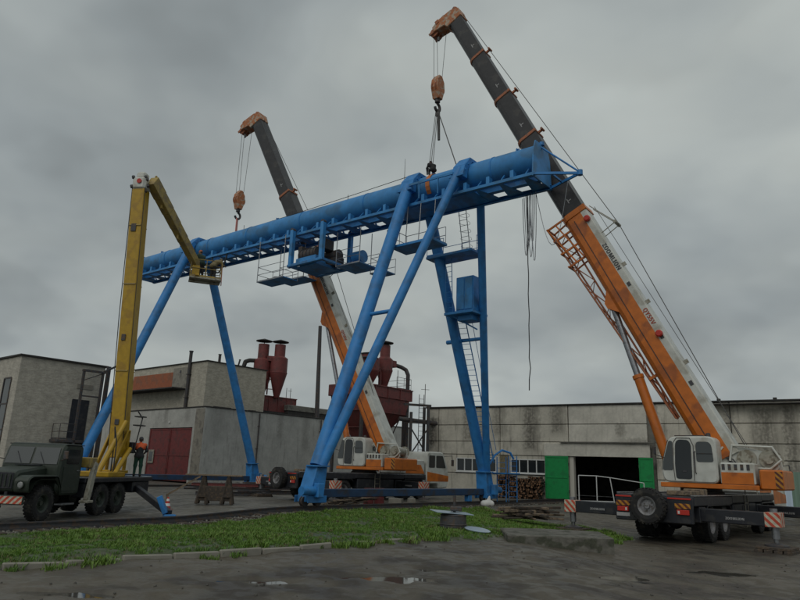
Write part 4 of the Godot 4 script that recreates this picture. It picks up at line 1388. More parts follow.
func make_slings(h1: Vector3, h2: Vector3):
	var o := thing("wire_sling", "bundle of dark wire slings spread from hook to two girder points", "sling", h1)
	var b := Geo.new()
	var pa := gantry_point(-0.3, gy(-1.0) + 0.82, -0.9) - h1; var pb := gantry_point(0.3, gy(-2.5) + 0.82, -2.7) - h1
	for i in 3:
		b.tube(Vector3(-0.1 + 0.07 * i, 0, 0), pa + Vector3(0.12 * i - 0.1, 0, 0), 0.02, 0.02, 6)
	b.tube(Vector3(0.05, 0, 0), pb, 0.035, 0.035, 6)
	b.tube(Vector3(0.08, -0.1, 0.0), Vector3(0.15, -2.2, 0.0), 0.11, 0.09, 8)
	b.tube(Vector3(0.0, 0.1, 0), Vector3(0, -0.4, 0), 0.1, 0.12, 8)
	part("wire_rope", b, M.rope, o)
	b = Geo.new()    # flat orange strap wrapped round the tube
	var g := -1.15
	for i in 10:
		var a0 := -0.5 + 2.6 * i / 9.0; var a1 := -0.5 + 2.6 * (i + 1) / 9.0
		var q0 := gantry_point(-sin(a0) * 0.86, gy(g) + cos(a0) * 0.86, g) - h1; var q1 := gantry_point(-sin(a1) * 0.86, gy(g) + cos(a1) * 0.86, g) - h1
		b.bar(q0, q1, 0.3, 0.03, (gantry_point(0, gy(g), g) - h1 - q0).normalized())
	part("orange_strap", b, M.orange_sling, o)
	o = thing("red_sling", "short faded red sling tied from the far hook to the girder", "sling", h2)
	b = Geo.new()
	var pc := gantry_point(-0.1, gy(19.1) + 0.82, 19.1) - h2
	b.bar(Vector3(0, 0.1, 0), pc, 0.28, 0.05, Vector3(1, 0, 0.4)); 
	part("strap", b, M.pink_sling, o)

# ---------------------------------------------------------------- buildings
# plaster or concrete face with mould streaks that sit at fixed places on the wall
func wall_material(key: String, w_m: float, h_m: float, tw: int, th: int, base: Color, dirt: Color, streaks: Array, mould: float, seed_: int) -> StandardMaterial3D:
	var im := Image.create(tw, th, true, Image.FORMAT_RGB8)
	var n1 := noise(seed_, 0.9, 5); var n2 := noise(seed_ + 1, 3.5, 4); var n3 := noise(seed_ + 2, 0.35, 3); var n4 := noise(seed_ + 3, 9.0, 3)
	for y in th:
		var my := h_m * (1.0 - (y + 0.5) / th)
		for x in tw:
			var mx := w_m * (x + 0.5) / tw
			var a := n1.get_noise_2d(mx, my); var f := n2.get_noise_2d(mx, my)
			var col := base * (1.0 + 0.16 * a + 0.10 * f + 0.12 * n3.get_noise_2d(mx, my) + 0.07 * n4.get_noise_2d(mx, my))
			# run-off streaks: long in height, narrow across, ragged
			var st := n2.get_noise_2d(mx * 0.8, my * 0.09 + 50.0) + 0.5 * n1.get_noise_2d(mx * 2.0, my * 0.12)
			var k := smoothstep(0.15, 0.85, st) * mould
			for s in streaks:
				var dx: float = (mx - s[0] + 0.25 * f + 0.12 * a) / s[1]
				if absf(dx) > 1.0: continue
				var dy: float = smoothstep(s[2] - 0.4, s[2] + 0.4 , my + 0.5 * a) * smoothstep(s[3] + 0.15, s[3] - 0.1, my + 0.2 * f)
				k = maxf(k, (1.0 - dx * dx) * dy * s[4] * clampf(0.8 + 0.55 * f + 0.35 * n2.get_noise_2d(mx * 1.6, my * 0.12) , 0.0, 1.0))
			col = col.lerp(dirt, clampf(k, 0.0, 0.92))
			im.set_pixel(x, y, Color(clampf(col.r, 0, 1), clampf(col.g, 0, 1), clampf(col.b, 0, 1)).linear_to_srgb())
	im.generate_mipmaps()
	var m := StandardMaterial3D.new()
	m.resource_name = key
	m.albedo_texture = ImageTexture.create_from_image(im)
	m.roughness = 0.92
	M[key] = m
	return m

func brick_material(key: String, a: Color, b: Color, joint: Color):
	# far brickwork: courses too fine to be told apart at this distance
	var s := 512
	var im := Image.create(s, s, true, Image.FORMAT_RGB8)
	var r2 := RandomNumberGenerator.new(); r2.seed = key.hash()
	var n1 := noise(31, 0.01, 5); var n2 := noise(33, 0.05, 4)
	var cw := 32; var chh := 10
	var tones := {}
	for y in s:
		for x in s:
			var row := y / chh
			var xx := x + (row % 2) * cw / 2
			var id := Vector2i((xx / cw) % (s / cw), row)
			if not tones.has(id): tones[id] = r2.randf()
			var c := a.lerp(b, tones[id])
			if y % chh == 0 or xx % cw == 0: c = c.lerp(joint, 0.6)
			c = c * (1.0 + 0.22 * n1.get_noise_2d(x, y) + 0.15 * n2.get_noise_2d(x, y))
			im.set_pixel(x, y, c.linear_to_srgb())
	im.generate_mipmaps()
	var m := StandardMaterial3D.new()
	m.resource_name = key
	m.albedo_texture = ImageTexture.create_from_image(im)
	m.roughness = 0.92
	m.uv1_triplanar = true
	m.uv1_scale = Vector3.ONE * 0.25
	M[key] = m

func uv_wall(g: Geo, x0: float, w: float, h: float):
	g.use_uv = true
	for i in g.v.size():
		g.u[i] = Vector2((g.v[i].x - x0) / w, 1.0 - g.v[i].y / h)

func make_hall():
	var streaks := [[9.2, 0.9, 4.6, 7.5, 0.75], [12.0, 0.8, 5.0, 7.5, 0.6], [14.9, 0.9, 3.7, 7.5, 0.85], [17.2, 0.8, 5.2, 7.5, 0.7], [5.5, 0.7, 4.0, 6.6, 0.9], [6.0, 0.5, 2.6, 5.5, 0.5], [10.4, 0.5, 3.5, 7.4, 0.5],
		[22.2, 0.6, 5.0, 6.1, 0.85], [23.4, 0.7, 3.6, 5.9, 0.6], [23.6, 2.0, 4.1, 4.9, 0.8], [20.5, 1.4, 4.2, 4.75, 0.7], [24.6, 0.5, 2.5, 7.5, 0.9], [28.8, 0.5, 4.4, 6.4, 0.6], [32.2, 1.2, 3.4, 7.0, 0.75], [33.7, 0.7, 2.0, 7.2, 0.8], [36.2, 1.0, 4.6, 7.0, 0.5], [29.9, 0.4, 3.0, 7.2, 0.6], [35.0, 0.5, 2.5, 7.3, 0.85]]
	wall_material("hall_panel", 42.0, 7.6, 1400, 256, Color(0.50, 0.475, 0.405), Color(0.085, 0.08, 0.066), streaks, 0.55, 61)
	wall_material("hall_clean", 42.0, 7.6, 1024, 256, Color(0.55, 0.53, 0.465), Color(0.2, 0.19, 0.16), [[22.2, 0.5, 5.0, 6.05, 0.8], [23.7, 2.2, 4.3, 4.85, 0.75]], 0.3, 71)
	var o := thing("factory_hall", "long weathered concrete panel hall with green gate at the right", "building", G(11.5, 55.5), -0.5707)
	var cols := [-10.2, -9.0, -2.95, 3.05, 9.2, 9.72, 15.0, 21.0, 27.0, 33.0]
	var rows := [[5.98, 7.5], [4.56, 5.98], [3.42, 4.56], [1.85, 3.42], [0.0, 1.85]]
	for c in cols.size() - 1:
		for r in rows.size():
			var x0: float = cols[c] + 0.028; var x1: float = cols[c + 1] - 0.028
			var y0: float = rows[r][0] + 0.024; var y1: float = rows[r][1] - 0.024
			if c == 4: continue    # open joint by the column
			if c == 3 and r >= 3: continue   # gate
			var segs := [[x0, x1]]
			if r == 3 and c == 2: segs = [[x0, -2.02], [1.09, x1]]
			if r == 3 and c == 1: segs = [[x0, -7.15], [-3.28, x1]]
			for s in segs:
				if s[1] - s[0] < 0.05: continue
				var b := Geo.new()
				var dz := rng.randf_range(-0.035, 0.02)
				b.bx(s[0], s[1], y0, y1, -0.24 + dz, dz, 0.02)
				uv_wall(b, -15.0, 42.0, 7.6)
				part("concrete_panel", b, M.hall_clean if (c == 3 and r <= 2) else M.hall_panel, o)
	# backing walls that close the joints, with the gate opening left free
	for q in [[-10.2, 3.25, 0.0, 7.4], [8.75, 33.0, 0.0, 7.4], [3.25, 8.75, 3.45, 7.4]]:
		var b := Geo.new()
		b.bx(q[0], q[1], q[2], q[3], -0.5, -0.29)
		part("inner_wall", b, M.concrete_dark, o)
	var b2 := Geo.new()
	b2.bx(-10.2, 33.0, 0.0, 7.4, -16.2, -16.0); b2.bx(-10.2, -10.0, 0.0, 7.4, -16.0, -0.5); b2.bx(32.8, 33.0, 0.0, 7.4, -16.0, -0.5)
	part("rear_wall", b2, M.concrete_dark, o)
	b2 = Geo.new()
	b2.bx(-10.35, 33.1, 7.5, 7.62, -16.3, 0.12, 0.02)
	part("roof", b2, M.asphalt_roof, o)
	b2 = Geo.new()
	b2.bx(2.4, 9.7, 4.5, 4.56, 0.02, 0.34, 0.01)
	part("ledge", b2, M.concrete_dark, o)
	b2 = Geo.new()
	b2.bx(1.0, 9.35, 3.44, 4.44, 0.03, 0.16, 0.02)
	uv_wall(b2, -15.0, 42.0, 7.6)
	part("lintel", b2, M.hall_clean, o)
	b2 = Geo.new()
	b2.bx(13.3, 33.0, 7.26, 7.33, 0.02, 0.75, 0.01)
	part("awning", b2, M.asphalt_roof, o)
	b2 = Geo.new()
	for i in 5:
		b2.bx(14.2 + i * 3.6, 14.45 + i * 3.6, 7.62, 7.78, -0.3, -0.1, 0.02)
	part("roof_stub", b2, M.asphalt_roof, o)
	# gate jambs and leaves thrown open
	b2 = Geo.new()
	b2.bx(3.07, 3.42, 0.0, 3.42, -0.5, 0.02, 0.02); b2.bx(8.6, 9.18, 0.0, 3.42, -0.5, 0.02, 0.02)
	part("gate_jamb", b2, M.hall_clean, o)
	for q in [[1.12, 3.06], [8.5, 9.55]]:
		var lf := Geo.new()
		lf.bx(q[0], q[1], 0.08, 3.42, 0.2, 0.27, 0.01)
		var leaf := part("gate_leaf", lf, M.gate_green, o)
		lf = Geo.new()
		for x in [q[0] + 0.05, q[1] - 0.05]: lf.bx(x - 0.04, x + 0.04, 0.1, 3.4, 0.27, 0.31, 0.005)
		for y in [0.15, 1.75, 3.35]: lf.bx(q[0] + 0.1, q[1] - 0.1, y - 0.04, y + 0.04, 0.27, 0.305, 0.005)
		part("leaf_frame", lf, M.gate_green, leaf)
		for y in [0.7, 2.8]:
			lf = Geo.new()
			lf.tube(Vector3(q[1] if q[0] < 5.0 else q[0], y - 0.12, 0.24), Vector3(q[1] if q[0] < 5.0 else q[0], y + 0.12, 0.24), 0.04, 0.04, 8)
			part("hinge", lf, M.dark_steel, leaf)
	# windows of four lights with white frames
	for q in [[-2.0, 1.07, 4], [-7.13, -3.3, 5]]:
		var f := Geo.new()
		var x0: float = q[0]; var x1: float = q[1]; var n: int = q[2]
		f.bx(x0, x1, 1.97, 2.06, -0.16, 0.0, 0.008); f.bx(x0, x1, 3.05, 3.13, -0.16, 0.0, 0.008)
		for i in n + 1:
			var xx := lerpf(x0 + 0.04, x1 - 0.04, float(i) / n)
			f.bx(xx - 0.04, xx + 0.04, 2.06, 3.05, -0.15, -0.003, 0.008)
		f.bx(x0 - 0.05, x1 + 0.05, 1.9, 1.97, -0.15, 0.1, 0.01)
		var w := part("window", f, M.white_frame, o)
		for i in n:
			f = Geo.new()
			f.bx(lerpf(x0 + 0.04, x1 - 0.04, float(i) / n) + 0.04, lerpf(x0 + 0.04, x1 - 0.04, (i + 1.0) / n) - 0.04, 2.06, 3.05, -0.12, -0.1)
			part("pane", f, M.glass, w)
		f = Geo.new()
		f.bx(x0, x1, 3.13, 3.4, -0.2, -0.05, 0.01)
		uv_wall(f, -15.0, 42.0, 7.6)
		part("window_head", f, M.hall_panel, o)
	b2 = Geo.new()   # tan painted pier beside the window
	b2.bx(-2.93, -2.1, 1.87, 3.4, 0.03, 0.06, 0.005)
	part("tan_pier", b2, M.rag, o)

func make_annex():
	wall_material("annex_wall", 30.0, 7.2, 900, 220, Color(0.40, 0.405, 0.385), Color(0.17, 0.17, 0.155), [[1.5, 1.4, 3.8, 7.2, 0.5], [9.0, 0.5, 4.5, 7.2, 0.6], [12.5, 0.6, 3.5, 7.2, 0.5], [16.0, 0.5, 4.0, 7.2, 0.6]], 0.5, 81)
	wall_material("annex_front", 22.0, 7.2, 660, 220, Color(0.40, 0.40, 0.375), Color(0.17, 0.165, 0.15), [[3.0, 0.6, 5.6, 7.2, 0.5], [7.0, 0.5, 5.5, 7.2, 0.6]], 0.4, 91)
	brick_material("grey_brick", Color(0.46, 0.43, 0.355), Color(0.36, 0.335, 0.275), Color(0.42, 0.405, 0.37))
	var o := thing("workshop_annex", "low grey concrete workshop with a large dark red double gate", "building", G(-17.91, 62.0), 0.845)
	# X along the face behind the cranes, -Z along the face with the gate
	var b := Geo.new()
	b.bx(0.0, 30.0, 0.0, 7.0, -0.3, 0.0, 0.02)
	uv_wall(b, 0.0, 30.0, 7.2)
	part("side_wall", b, M.annex_wall, o)
	b = Geo.new()
	b.use_uv = true
	for q in [[0.31, 1.9, 0.0, 7.0], [9.9, 22.0, 0.0, 7.0], [1.9, 9.9, 5.15, 7.0]]:
		b.bx(0.0, 0.3, q[2], q[3], -q[1], -q[0])
	for i in b.v.size(): b.u[i] = Vector2(-b.v[i].z / 22.0, 1.0 - b.v[i].y / 7.2)
	part("front_wall", b, M.annex_front, o)
	b = Geo.new()
	b.bx(0.3, 30.0, 0.0, 6.98, -22.0, -21.7); b.bx(29.7, 30.0, 0.0, 6.98, -21.7, -0.3)
	part("rear_wall", b, M.concrete_dark, o)
	b = Geo.new()
	b.bx(-0.08, 30.05, 7.0, 7.1, -22.05, 0.08, 0.02)
	part("roof", b, M.asphalt_roof, o)
	b = Geo.new()
	b.bx(-0.06, 0.02, 0.0, 6.9, -1.5, -0.02, 0.02)
	part("corner_pier", b, M.concrete, o)
	for q in [[1.95, 5.88], [5.92, 9.85]]:
		b = Geo.new()
		b.bx(0.08, 0.16, 0.1, 5.1, -q[1], -q[0], 0.01)
		var lf := part("gate_leaf", b, M.gate_red, o)
		b = Geo.new()
		for z in [q[0] + 0.08, q[1] - 0.08]: b.bx(0.03, 0.08, 0.12, 5.08, -z - 0.06, -z + 0.06, 0.005)
		for y in [0.2, 2.5, 5.0]: b.bx(0.04, 0.08, y - 0.05, y + 0.05, -q[1] + 0.16, -q[0] - 0.16, 0.005)
		part("leaf_frame", b, M.gate_red, lf)
	b = Geo.new()
	b.bx(-0.02, 0.03, 1.7, 3.0, -9.55, -8.5, 0.01)
	var wk := part("wicket_frame", b, M.pale_steel, o)
	b = Geo.new()
	b.bx(-0.03, -0.02, 1.88, 2.82, -9.38, -8.67)
	part("pane", b, M.glass_grey, wk)
	b = Geo.new()
	b.bx(-0.12, 0.0, 5.6, 5.78, -6.2, -6.0, 0.02)
	part("gate_lamp", b, M.lamp_white, o)

	for x in [6.2, 14.5]:    # downpipes
		b = Geo.new()
		b.tube(Vector3(x, 0.3, 0.14), Vector3(x, 6.9, 0.14), 0.07, 0.07, 8)
		for y in [1.2, 3.4, 5.6]: b.bx(x - 0.09, x + 0.09, y, y + 0.06, 0.0, 0.2)
		part("downpipe", b, M.dark_steel, o)
	# taller brick block on top, set back from the edge
	o = thing("brick_tower_block", "pale brick upper block with a faded red plaster patch on top of the workshop", "building", G(-19.35, 66.0, 7.1), 0.87)
	b = Geo.new()
	b.bx(0.0, 7.6, 0.0, 4.85, -14.5, 0.0, 0.02)
	part("wall", b, M.grey_brick, o)
	b = Geo.new()
	b.bx(-0.12, 7.72, 4.85, 4.95, -14.6, 0.12, 0.01)
	part("roof", b, M.asphalt_roof, o)
	b = Geo.new()
	b.bx(-0.03, 0.0, 2.35, 4.1, -14.4, -6.2, 0.005)
	part("red_plaster", b, mat("red_plaster", Color(0.30, 0.10, 0.05), Color(0.24, 0.10, 0.06), 0.14, 0.35, 0.9, 0.3), o)
	b = Geo.new()
	b.bx(-0.04, 0.0, 2.35, 4.5, -6.15, -3.2, 0.005)
	part("pale_plaster", b, M.concrete, o)
	b = Geo.new()
	b.bx(-1.6, 0.0, 2.1, 2.24, -14.5, -3.4, 0.01)
	part("canopy", b, M.asphalt_roof, o)
	b = Geo.new()
	b.bx(-0.06, -0.035, 3.95, 4.2, -4.9, -4.6)
	part("vent_hole", b, M.text_dark, o)
	for q in [[1.2, 3.4], [5.6, 6.6]]:
		b = Geo.new()
		b.bx(q[0], q[1], -0.02, 0.42, 0.0, 0.03, 0.005)
		part("low_opening", b, M.asphalt_roof, o)
	o = thing("flue_pipe", "thin dark flue pipe rising against the faded red plaster wall", "pipe", G(-19.35, 66.0, 7.1), 0.87)
	b = Geo.new()
	b.tube(Vector3(-0.2, -0.05, -2.9), Vector3(-0.2, 6.0, -2.9), 0.17, 0.17, 12)
	b.tube(Vector3(-0.2, 6.0, -2.9), Vector3(-0.2, 6.12, -2.9), 0.22, 0.22, 12)
	part("pipe", b, M.dark_steel, o)
	b = Geo.new()
	for y in [1.2, 3.6]: b.bx(-0.4, 0.02, y, y + 0.08, -3.1, -2.7)
	part("clamp", b, M.dark_steel, o)
	for q in [[1.9, 0.9, 0.14, "short dark roof vent stub on the brick block"], [4.3, 0.7, 0.09, "thin slanting roof vent on the brick block"]]:
		o = thing("roof_vent", q[3], "vent", G(-19.35, 66.0, 12.05) + Vector3(cos(0.87), 0, -sin(0.87)) * q[0] + Vector3(-0.6, 0, -0.5), 0.0, "roof vents on the brick block")
		b = Geo.new()
		b.tube(Vector3(0, -0.02, 0), Vector3(0.15 if q[0] > 3.0 else 0.0, q[1], 0), q[2], q[2], 10)
		b.tube(Vector3(0.15 if q[0] > 3.0 else 0.0, q[1], 0), Vector3(0.15 if q[0] > 3.0 else 0.0, q[1] + 0.06, 0), q[2] * 1.3, q[2] * 1.3, 10)
		part("stub", b, M.dark_steel, o)
	# lighting pole on the annex roof
	o = thing("steel_mast", "tall dark steel pole rising behind the grey wall near the orange cylinder", "pole", G(-8.85, 74.0, 7.1), 0.0)
	b = Geo.new()
	b.tube(Vector3(0, -0.02, 0), Vector3(-0.3, 10.6, 0), 0.26, 0.2, 12)
	part("pole", b, M.dark_steel, o)
	b = Geo.new()
	b.lathe(T(Vector3(0, -0.02, 0)), [[0.0, 0.0], [0.45, 0.0], [0.45, 0.08], [0.0, 0.08]], 14)
	part("base_flange", b, M.dark_steel, o)
	# low roof structures beside it
	o = thing("roof_shed", "low dark shed on the grey wall's roof beside the steel pole", "shed", G(-12.2, 75.5, 7.1), 0.845)
	b = Geo.new()
	b.bx(-0.2, 6.5, -0.02, 0.9, -3.0, 0.0, 0.02)
	part("wall", b, M.asphalt_roof, o)
	b = Geo.new()
	b.bx(-0.3, 6.7, 0.9, 1.55, -3.1, 0.1, 0.05)
	part("roof", b, M.concrete_dark, o)

func make_left_building():
	brick_material("left_brick", Color(0.43, 0.405, 0.345), Color(0.34, 0.32, 0.275), Color(0.40, 0.385, 0.35))
	var o := thing("brick_building", "grey brick two storey building behind the green truck at the left", "building", G(-26.72, 46.0), 0.882)
	var b := Geo.new()
	b.bx(0.0, 6.2, 0.0, 8.85, -24.0, 0.0, 0.03)
	part("wall", b, M.left_brick, o)
	b = Geo.new()
	b.bx(-0.12, 6.35, 8.85, 8.98, -24.1, 0.14, 0.01)
	part("roof", b, M.asphalt_roof, o)
	for z in [1.0, 5.2, 9.4]:
		b = Geo.new()
		b.bx(-0.015, 0.0, 1.9, 7.35, -z - 1.25, -z, 0.002)
		var w := part("window", b, M.glass, o)
		b = Geo.new()
		for zz in [z, z + 1.25]: b.bx(-0.06, -0.015, 1.9, 7.35, -zz - 0.05, -zz + 0.05)
		for y in [1.9, 3.7, 5.5, 7.35]: b.bx(-0.055, -0.015, y - 0.05, y + 0.05, -z - 1.2, -z - 0.05)
		part("frame", b, M.dark_steel, w)
	# door with steel landing and frame on the right hand face
	b = Geo.new()
	b.bx(4.0, 5.3, 3.2, 6.2, 0.0, 0.03, 0.005)
	part("upper_door", b, M.chassis, o)
	b = Geo.new()
	b.bx(4.2, 5.4, 7.0, 7.35, 0.0, 0.04, 0.005)
	part("fanlight", b, M.concrete, o)
	o = thing("steel_landing", "dark steel landing with rails and hoist frame on the left brick building", "landing", G(-26.72, 46.0), 0.882)
	b = Geo.new()
	b.bx(2.8, 5.4, 3.0, 3.2, 0.035, 1.3, 0.02)
	part("deck", b, M.dark_steel, o)
	b = Geo.new()
	rail_fence(b, [Vector3(2.9, 3.2, 0.1), Vector3(2.9, 3.2, 1.25), Vector3(4.0, 3.2, 1.25)], 1.1, 0.025)
	part("handrail", b, M.dark_steel, o)
	for x in [4.0, 5.45]:
		b = Geo.new()
		b.bx(x - 0.08, x + 0.08, 0.0, 8.2, 1.15, 1.3)
		part("post", b, M.dark_steel, o)
	b = Geo.new()
	b.bx(3.9, 5.6, 8.2, 8.35, 1.1, 1.35); b.bar(Vector3(5.45, 8.3, 1.2), Vector3(6.5, 8.95, 1.2), 0.12, 0.14); b.bx(6.1, 6.35, 0.0, 8.9, 0.3, 0.55)
	b.bar(Vector3(4.0, 7.5, 1.2), Vector3(5.45, 8.2, 1.2), 0.06, 0.06); b.bar(Vector3(4.0, 6.4, 1.2), Vector3(5.45, 6.4, 1.2), 0.08, 0.1)
	b.bx(4.1, 5.4, 0.1, 3.0, 0.06, 0.1)
	part("frame", b, M.dark_steel, o)

func cyclone(b: Geo, at: Vector3, r: float, y0: float, y1: float, y2: float, rs: float, y3: float):
	# cone y0..y1, drum y1..y2, stack y2..y3
	b.lathe(T(at), [[0.0, y0], [r * 0.3, y0], [r, y1], [r, y1 + 0.06], [r * 1.04, y1 + 0.08], [r * 1.04, y1 + 0.16], [r, y1 + 0.18], [r, y2], [rs, y2 + 0.25], [rs, y3], [0.0, y3]], 26)

func make_dust_plant():
	# right hand plant beside the hall
	var o := thing("dust_hopper", "large oxide red dust hopper with pyramid bottom beside the hall", "hopper", G(-3.12, 58.0), 0.882)
	var b := Geo.new()
	b.bx(0.0, 7.3, 8.3, 9.35, -4.2, 0.0, 0.04)
	var hp := part("hopper_box", b, M.oxide, o)
	b = Geo.new()
	for x in [0.1, 1.9, 3.7, 5.5, 7.2]: b.bx(x - 0.06, x + 0.06, 8.3, 9.3, 0.0, 0.06)
	b.bx(-0.05, 7.35, 9.28, 9.38, 0.0, 0.09)
	part("stiffener", b, M.oxide, hp)
	b = Geo.new()
	var top := [Vector3(0.3, 8.3, -0.1), Vector3(7.0, 8.3, -0.1), Vector3(7.0, 8.3, -4.1), Vector3(0.3, 8.3, -4.1)]
	var mid := [Vector3(0.5, 7.0, -0.2), Vector3(6.6, 7.0, -0.2), Vector3(6.6, 7.0, -4.0), Vector3(0.5, 7.0, -4.0)]
	var bot := [Vector3(2.7, 3.9, -1.8), Vector3(3.7, 3.9, -1.8), Vector3(3.7, 3.9, -2.6), Vector3(2.7, 3.9, -2.6)]
	for i in 4:
		var j := (i + 1) % 4
		b.face([top[i], top[j], mid[j], mid[i]], Vector3(3.4, 7.5, -2.1))
		b.face([mid[i], mid[j], bot[j], bot[i]], Vector3(3.2, 6.5, -2.1))
	b.face(bot, Vector3(3.2, 6.5, -2.1))
	part("hopper_cone", b, M.oxide, o)
	b = Geo.new()
	b.bx(0.4, 6.75, 6.95, 7.08, -4.05, -0.12)
	b.bx(1.3, 5.5, 5.5, 5.6, -3.2, -0.95)
	part("cone_band", b, M.oxide, o)
	for q in [[0.6, -0.4], [0.6, -3.8], [6.6, -0.4], [6.6, -3.8]]:
		b = Geo.new()
		b.bx(q[0] - 0.12, q[0] + 0.12, 0.0, 8.3, q[1] - 0.12, q[1] + 0.12)
		part("support_post", b, M.dark_steel, o)
	b = Geo.new()
	b.bar(Vector3(6.6, 1.0, -0.4), Vector3(6.6, 6.5, -3.8), 0.1, 0.1); b.bar(Vector3(4.6, 4.6, -0.35), Vector3(7.0, 8.2, -0.35), 0.08, 0.08); b.bar(Vector3(0.6, 1.5, -0.4), Vector3(6.6, 2.1, -0.4), 0.1, 0.1)
	part("brace", b, M.dark_steel, o)
	b = Geo.new()
	rail_fence(b, [Vector3(5.0, 9.36, -0.1), Vector3(6.1, 9.36, -0.1), Vector3(7.2, 9.36, -0.1), Vector3(7.2, 9.36, -3.9)], 1.1, 0.02)
	b.tube(Vector3(5.6, 9.36, -0.5), Vector3(5.6, 11.2, -0.5), 0.03, 0.03, 6)
	part("handrail", b, M.dark_steel, o)
	var o2 := thing("fat_cyclone", "fat oxide red cyclone with black rain cap on the hopper", "cyclone", o.transform * Vector3(2.75, 9.36, -1.8), 0.882, "dust cyclones")
	b = Geo.new()
	cyclone(b, Vector3.ZERO, 1.05, -0.02, 1.4, 2.6, 0.75, 3.0)
	part("drum", b, M.oxide, o2)
	b = Geo.new()
	b.lathe(T(Vector3(0, 3.0, 0)), [[0.0, 0.0], [0.8, 0.0], [0.85, 0.12], [0.0, 0.3]], 22); b.lathe(T(Vector3(-0.2, 2.55, 0)), [[1.1, 0.0], [1.12, 0.05], [0.9, 0.16]], 22)
	part("rain_cap", b, M.asphalt_roof, o2)
	b = Geo.new()
	b.pipe([Vector3(0.9, 1.9, 0.2), Vector3(1.35, 1.9, 0.2), Vector3(1.5, 1.4, 0.2), Vector3(1.5, 0.05, 0.2)], 0.16, 10)
	part("side_pipe", b, M.oxide, o2)
	o2 = thing("slim_cyclone", "slim oxide red cyclone beside the bent dark exhaust pipe", "cyclone", o.transform * Vector3(5.1, 9.36, -1.8), 0.882, "dust cyclones")
	b = Geo.new()
	cyclone(b, Vector3.ZERO, 0.78, -0.02, 1.7, 2.9, 0.5, 4.3)
	part("drum", b, M.oxide, o2)
	b = Geo.new()
	b.tube(Vector3(0, 4.3, 0), Vector3(0, 4.55, 0), 0.06, 0.06, 6)
	b.lathe(T(Vector3(0, 4.5, 0)), [[0.0, 0.0], [0.78, 0.0], [0.8, 0.08], [0.0, 0.3]], 22)
	part("rain_cap", b, M.asphalt_roof, o2)
	b = Geo.new()
	b.bx(0.4, 1.5, 2.3, 2.95, -0.3, 0.3, 0.03)
	part("inlet_duct", b, M.oxide, o2)
	b = Geo.new()
	b.pipe([Vector3(1.4, 2.6, 0.0), Vector3(2.2, 2.45, 0.3), Vector3(2.6, 2.2, 0.6), Vector3(2.7, 1.7, 0.8), Vector3(2.7, -6.0, 0.8), Vector3(2.7, -9.3, 0.8)], 0.2, 12)
	part("exhaust_pipe", b, M.dark_steel, o2)
	# pipe trestle between hopper and hall
	o2 = thing("pipe_trestle", "rusty steel trestle carrying a pipe into the hall wall", "trestle", G(2.05, 60.3), 0.3)
	for x in [-0.9, 0.75]:
		for z in [-0.5, 0.6]:
			b = Geo.new()
			b.bx(x - 0.11, x + 0.11, 0.0, 7.6 if x > 0 else 7.0, z - 0.11, z + 0.11)
			part("post", b, M.dark_steel, o2)
	b = Geo.new()
	b.bar(Vector3(-0.9, 3.2, 0.6), Vector3(0.75, 5.6, 0.6), 0.1, 0.1); b.bar(Vector3(0.75, 3.2, 0.6), Vector3(-0.9, 5.6, 0.6), 0.1, 0.1)
	b.bx(-1.6, 1.0, 7.55, 7.75, 0.5, 0.7); b.bx(-1.0, 0.9, 3.0, 3.15, 0.45, 0.7); b.bx(-1.1, 0.9, 6.0, 6.12, 0.45, 0.7)
	part("brace", b, M.dark_steel, o2)
	b = Geo.new()
	b.tube(Vector3(-2.0, 6.35, 0.45), Vector3(2.0, 6.1, 0.2), 0.2, 0.2, 12)
	part("pipe", b, M.dark_steel, o2)
	b = Geo.new()
	ladder(b, Vector3(0.0, 0.0, 0.8), Vector3(0.0, 8.6, 0.8), Vector3(1, 0, 0), 0.45, 0.4, 0.03)
	b.tube(Vector3(0.4, 7.7, 0.6), Vector3(0.4, 9.6, 0.6), 0.03, 0.03, 6); b.tube(Vector3(0.0, 9.1, 0.6), Vector3(0.8, 9.1, 0.6), 0.02, 0.02, 6)
	part("ladder", b, M.dark_steel, o2)
	# left hand plant on the annex roof
	o2 = thing("roof_tank", "oxide red sheet metal tank housing on the workshop roof", "tank", G(-15.3, 73.0, 7.1), 0.845)
	b = Geo.new()
	b.bx(0.0, 5.4, -0.02, 2.35, -3.4, 0.0, 0.04)
	part("housing", b, M.oxide, o2)
	b = Geo.new()
	for x in [0.1, 1.4, 2.7, 4.0, 5.3]: b.bx(x - 0.05, x + 0.05, 0.7, 2.3, 0.0, 0.05)
	b.bx(-0.04, 5.44, 2.28, 2.38, -3.44, 0.08)
	part("stiffener", b, M.oxide, o2)
	b = Geo.new()
	b.bx(0.05, 5.6, 0.0, 0.65, 0.05, 0.3)
	part("plinth", b, M.asphalt_roof, o2)
	b = Geo.new()
	for x in [4.3, 4.9]: b.tube(Vector3(x, 2.3, -0.6), Vector3(x, 3.6, -0.6), 0.03, 0.03, 6)
	b.tube(Vector3(4.5, 3.3, -0.6), Vector3(5.1, 3.3, -0.6), 0.02, 0.02, 6)
	part("aerial", b, M.dark_steel, o2)
	var o3 := thing("bent_pipe_cyclone", "oxide red rooftop cyclone with black bent pipe at its left", "cyclone", G(-15.55, 74.5, 7.1), 0.3, "dust cyclones")
	b = Geo.new()
	cyclone(b, Vector3.ZERO, 0.98, 2.0, 4.2, 6.4, 0.62, 8.3)
	b.bx(-0.4, 0.4, -0.02, 2.3, -0.4, 0.4, 0.02)
	part("drum", b, M.oxide, o3)
	b = Geo.new()
	b.tube(Vector3(0, 8.3, 0), Vector3(0, 8.75, 0), 0.05, 0.05, 6)
	b.lathe(T(Vector3(0, 8.65, 0)), [[0.0, 0.0], [0.95, 0.0], [0.95, 0.06], [0.0, 0.34]], 22)
	part("rain_cap", b, M.asphalt_roof, o3)
	b = Geo.new()
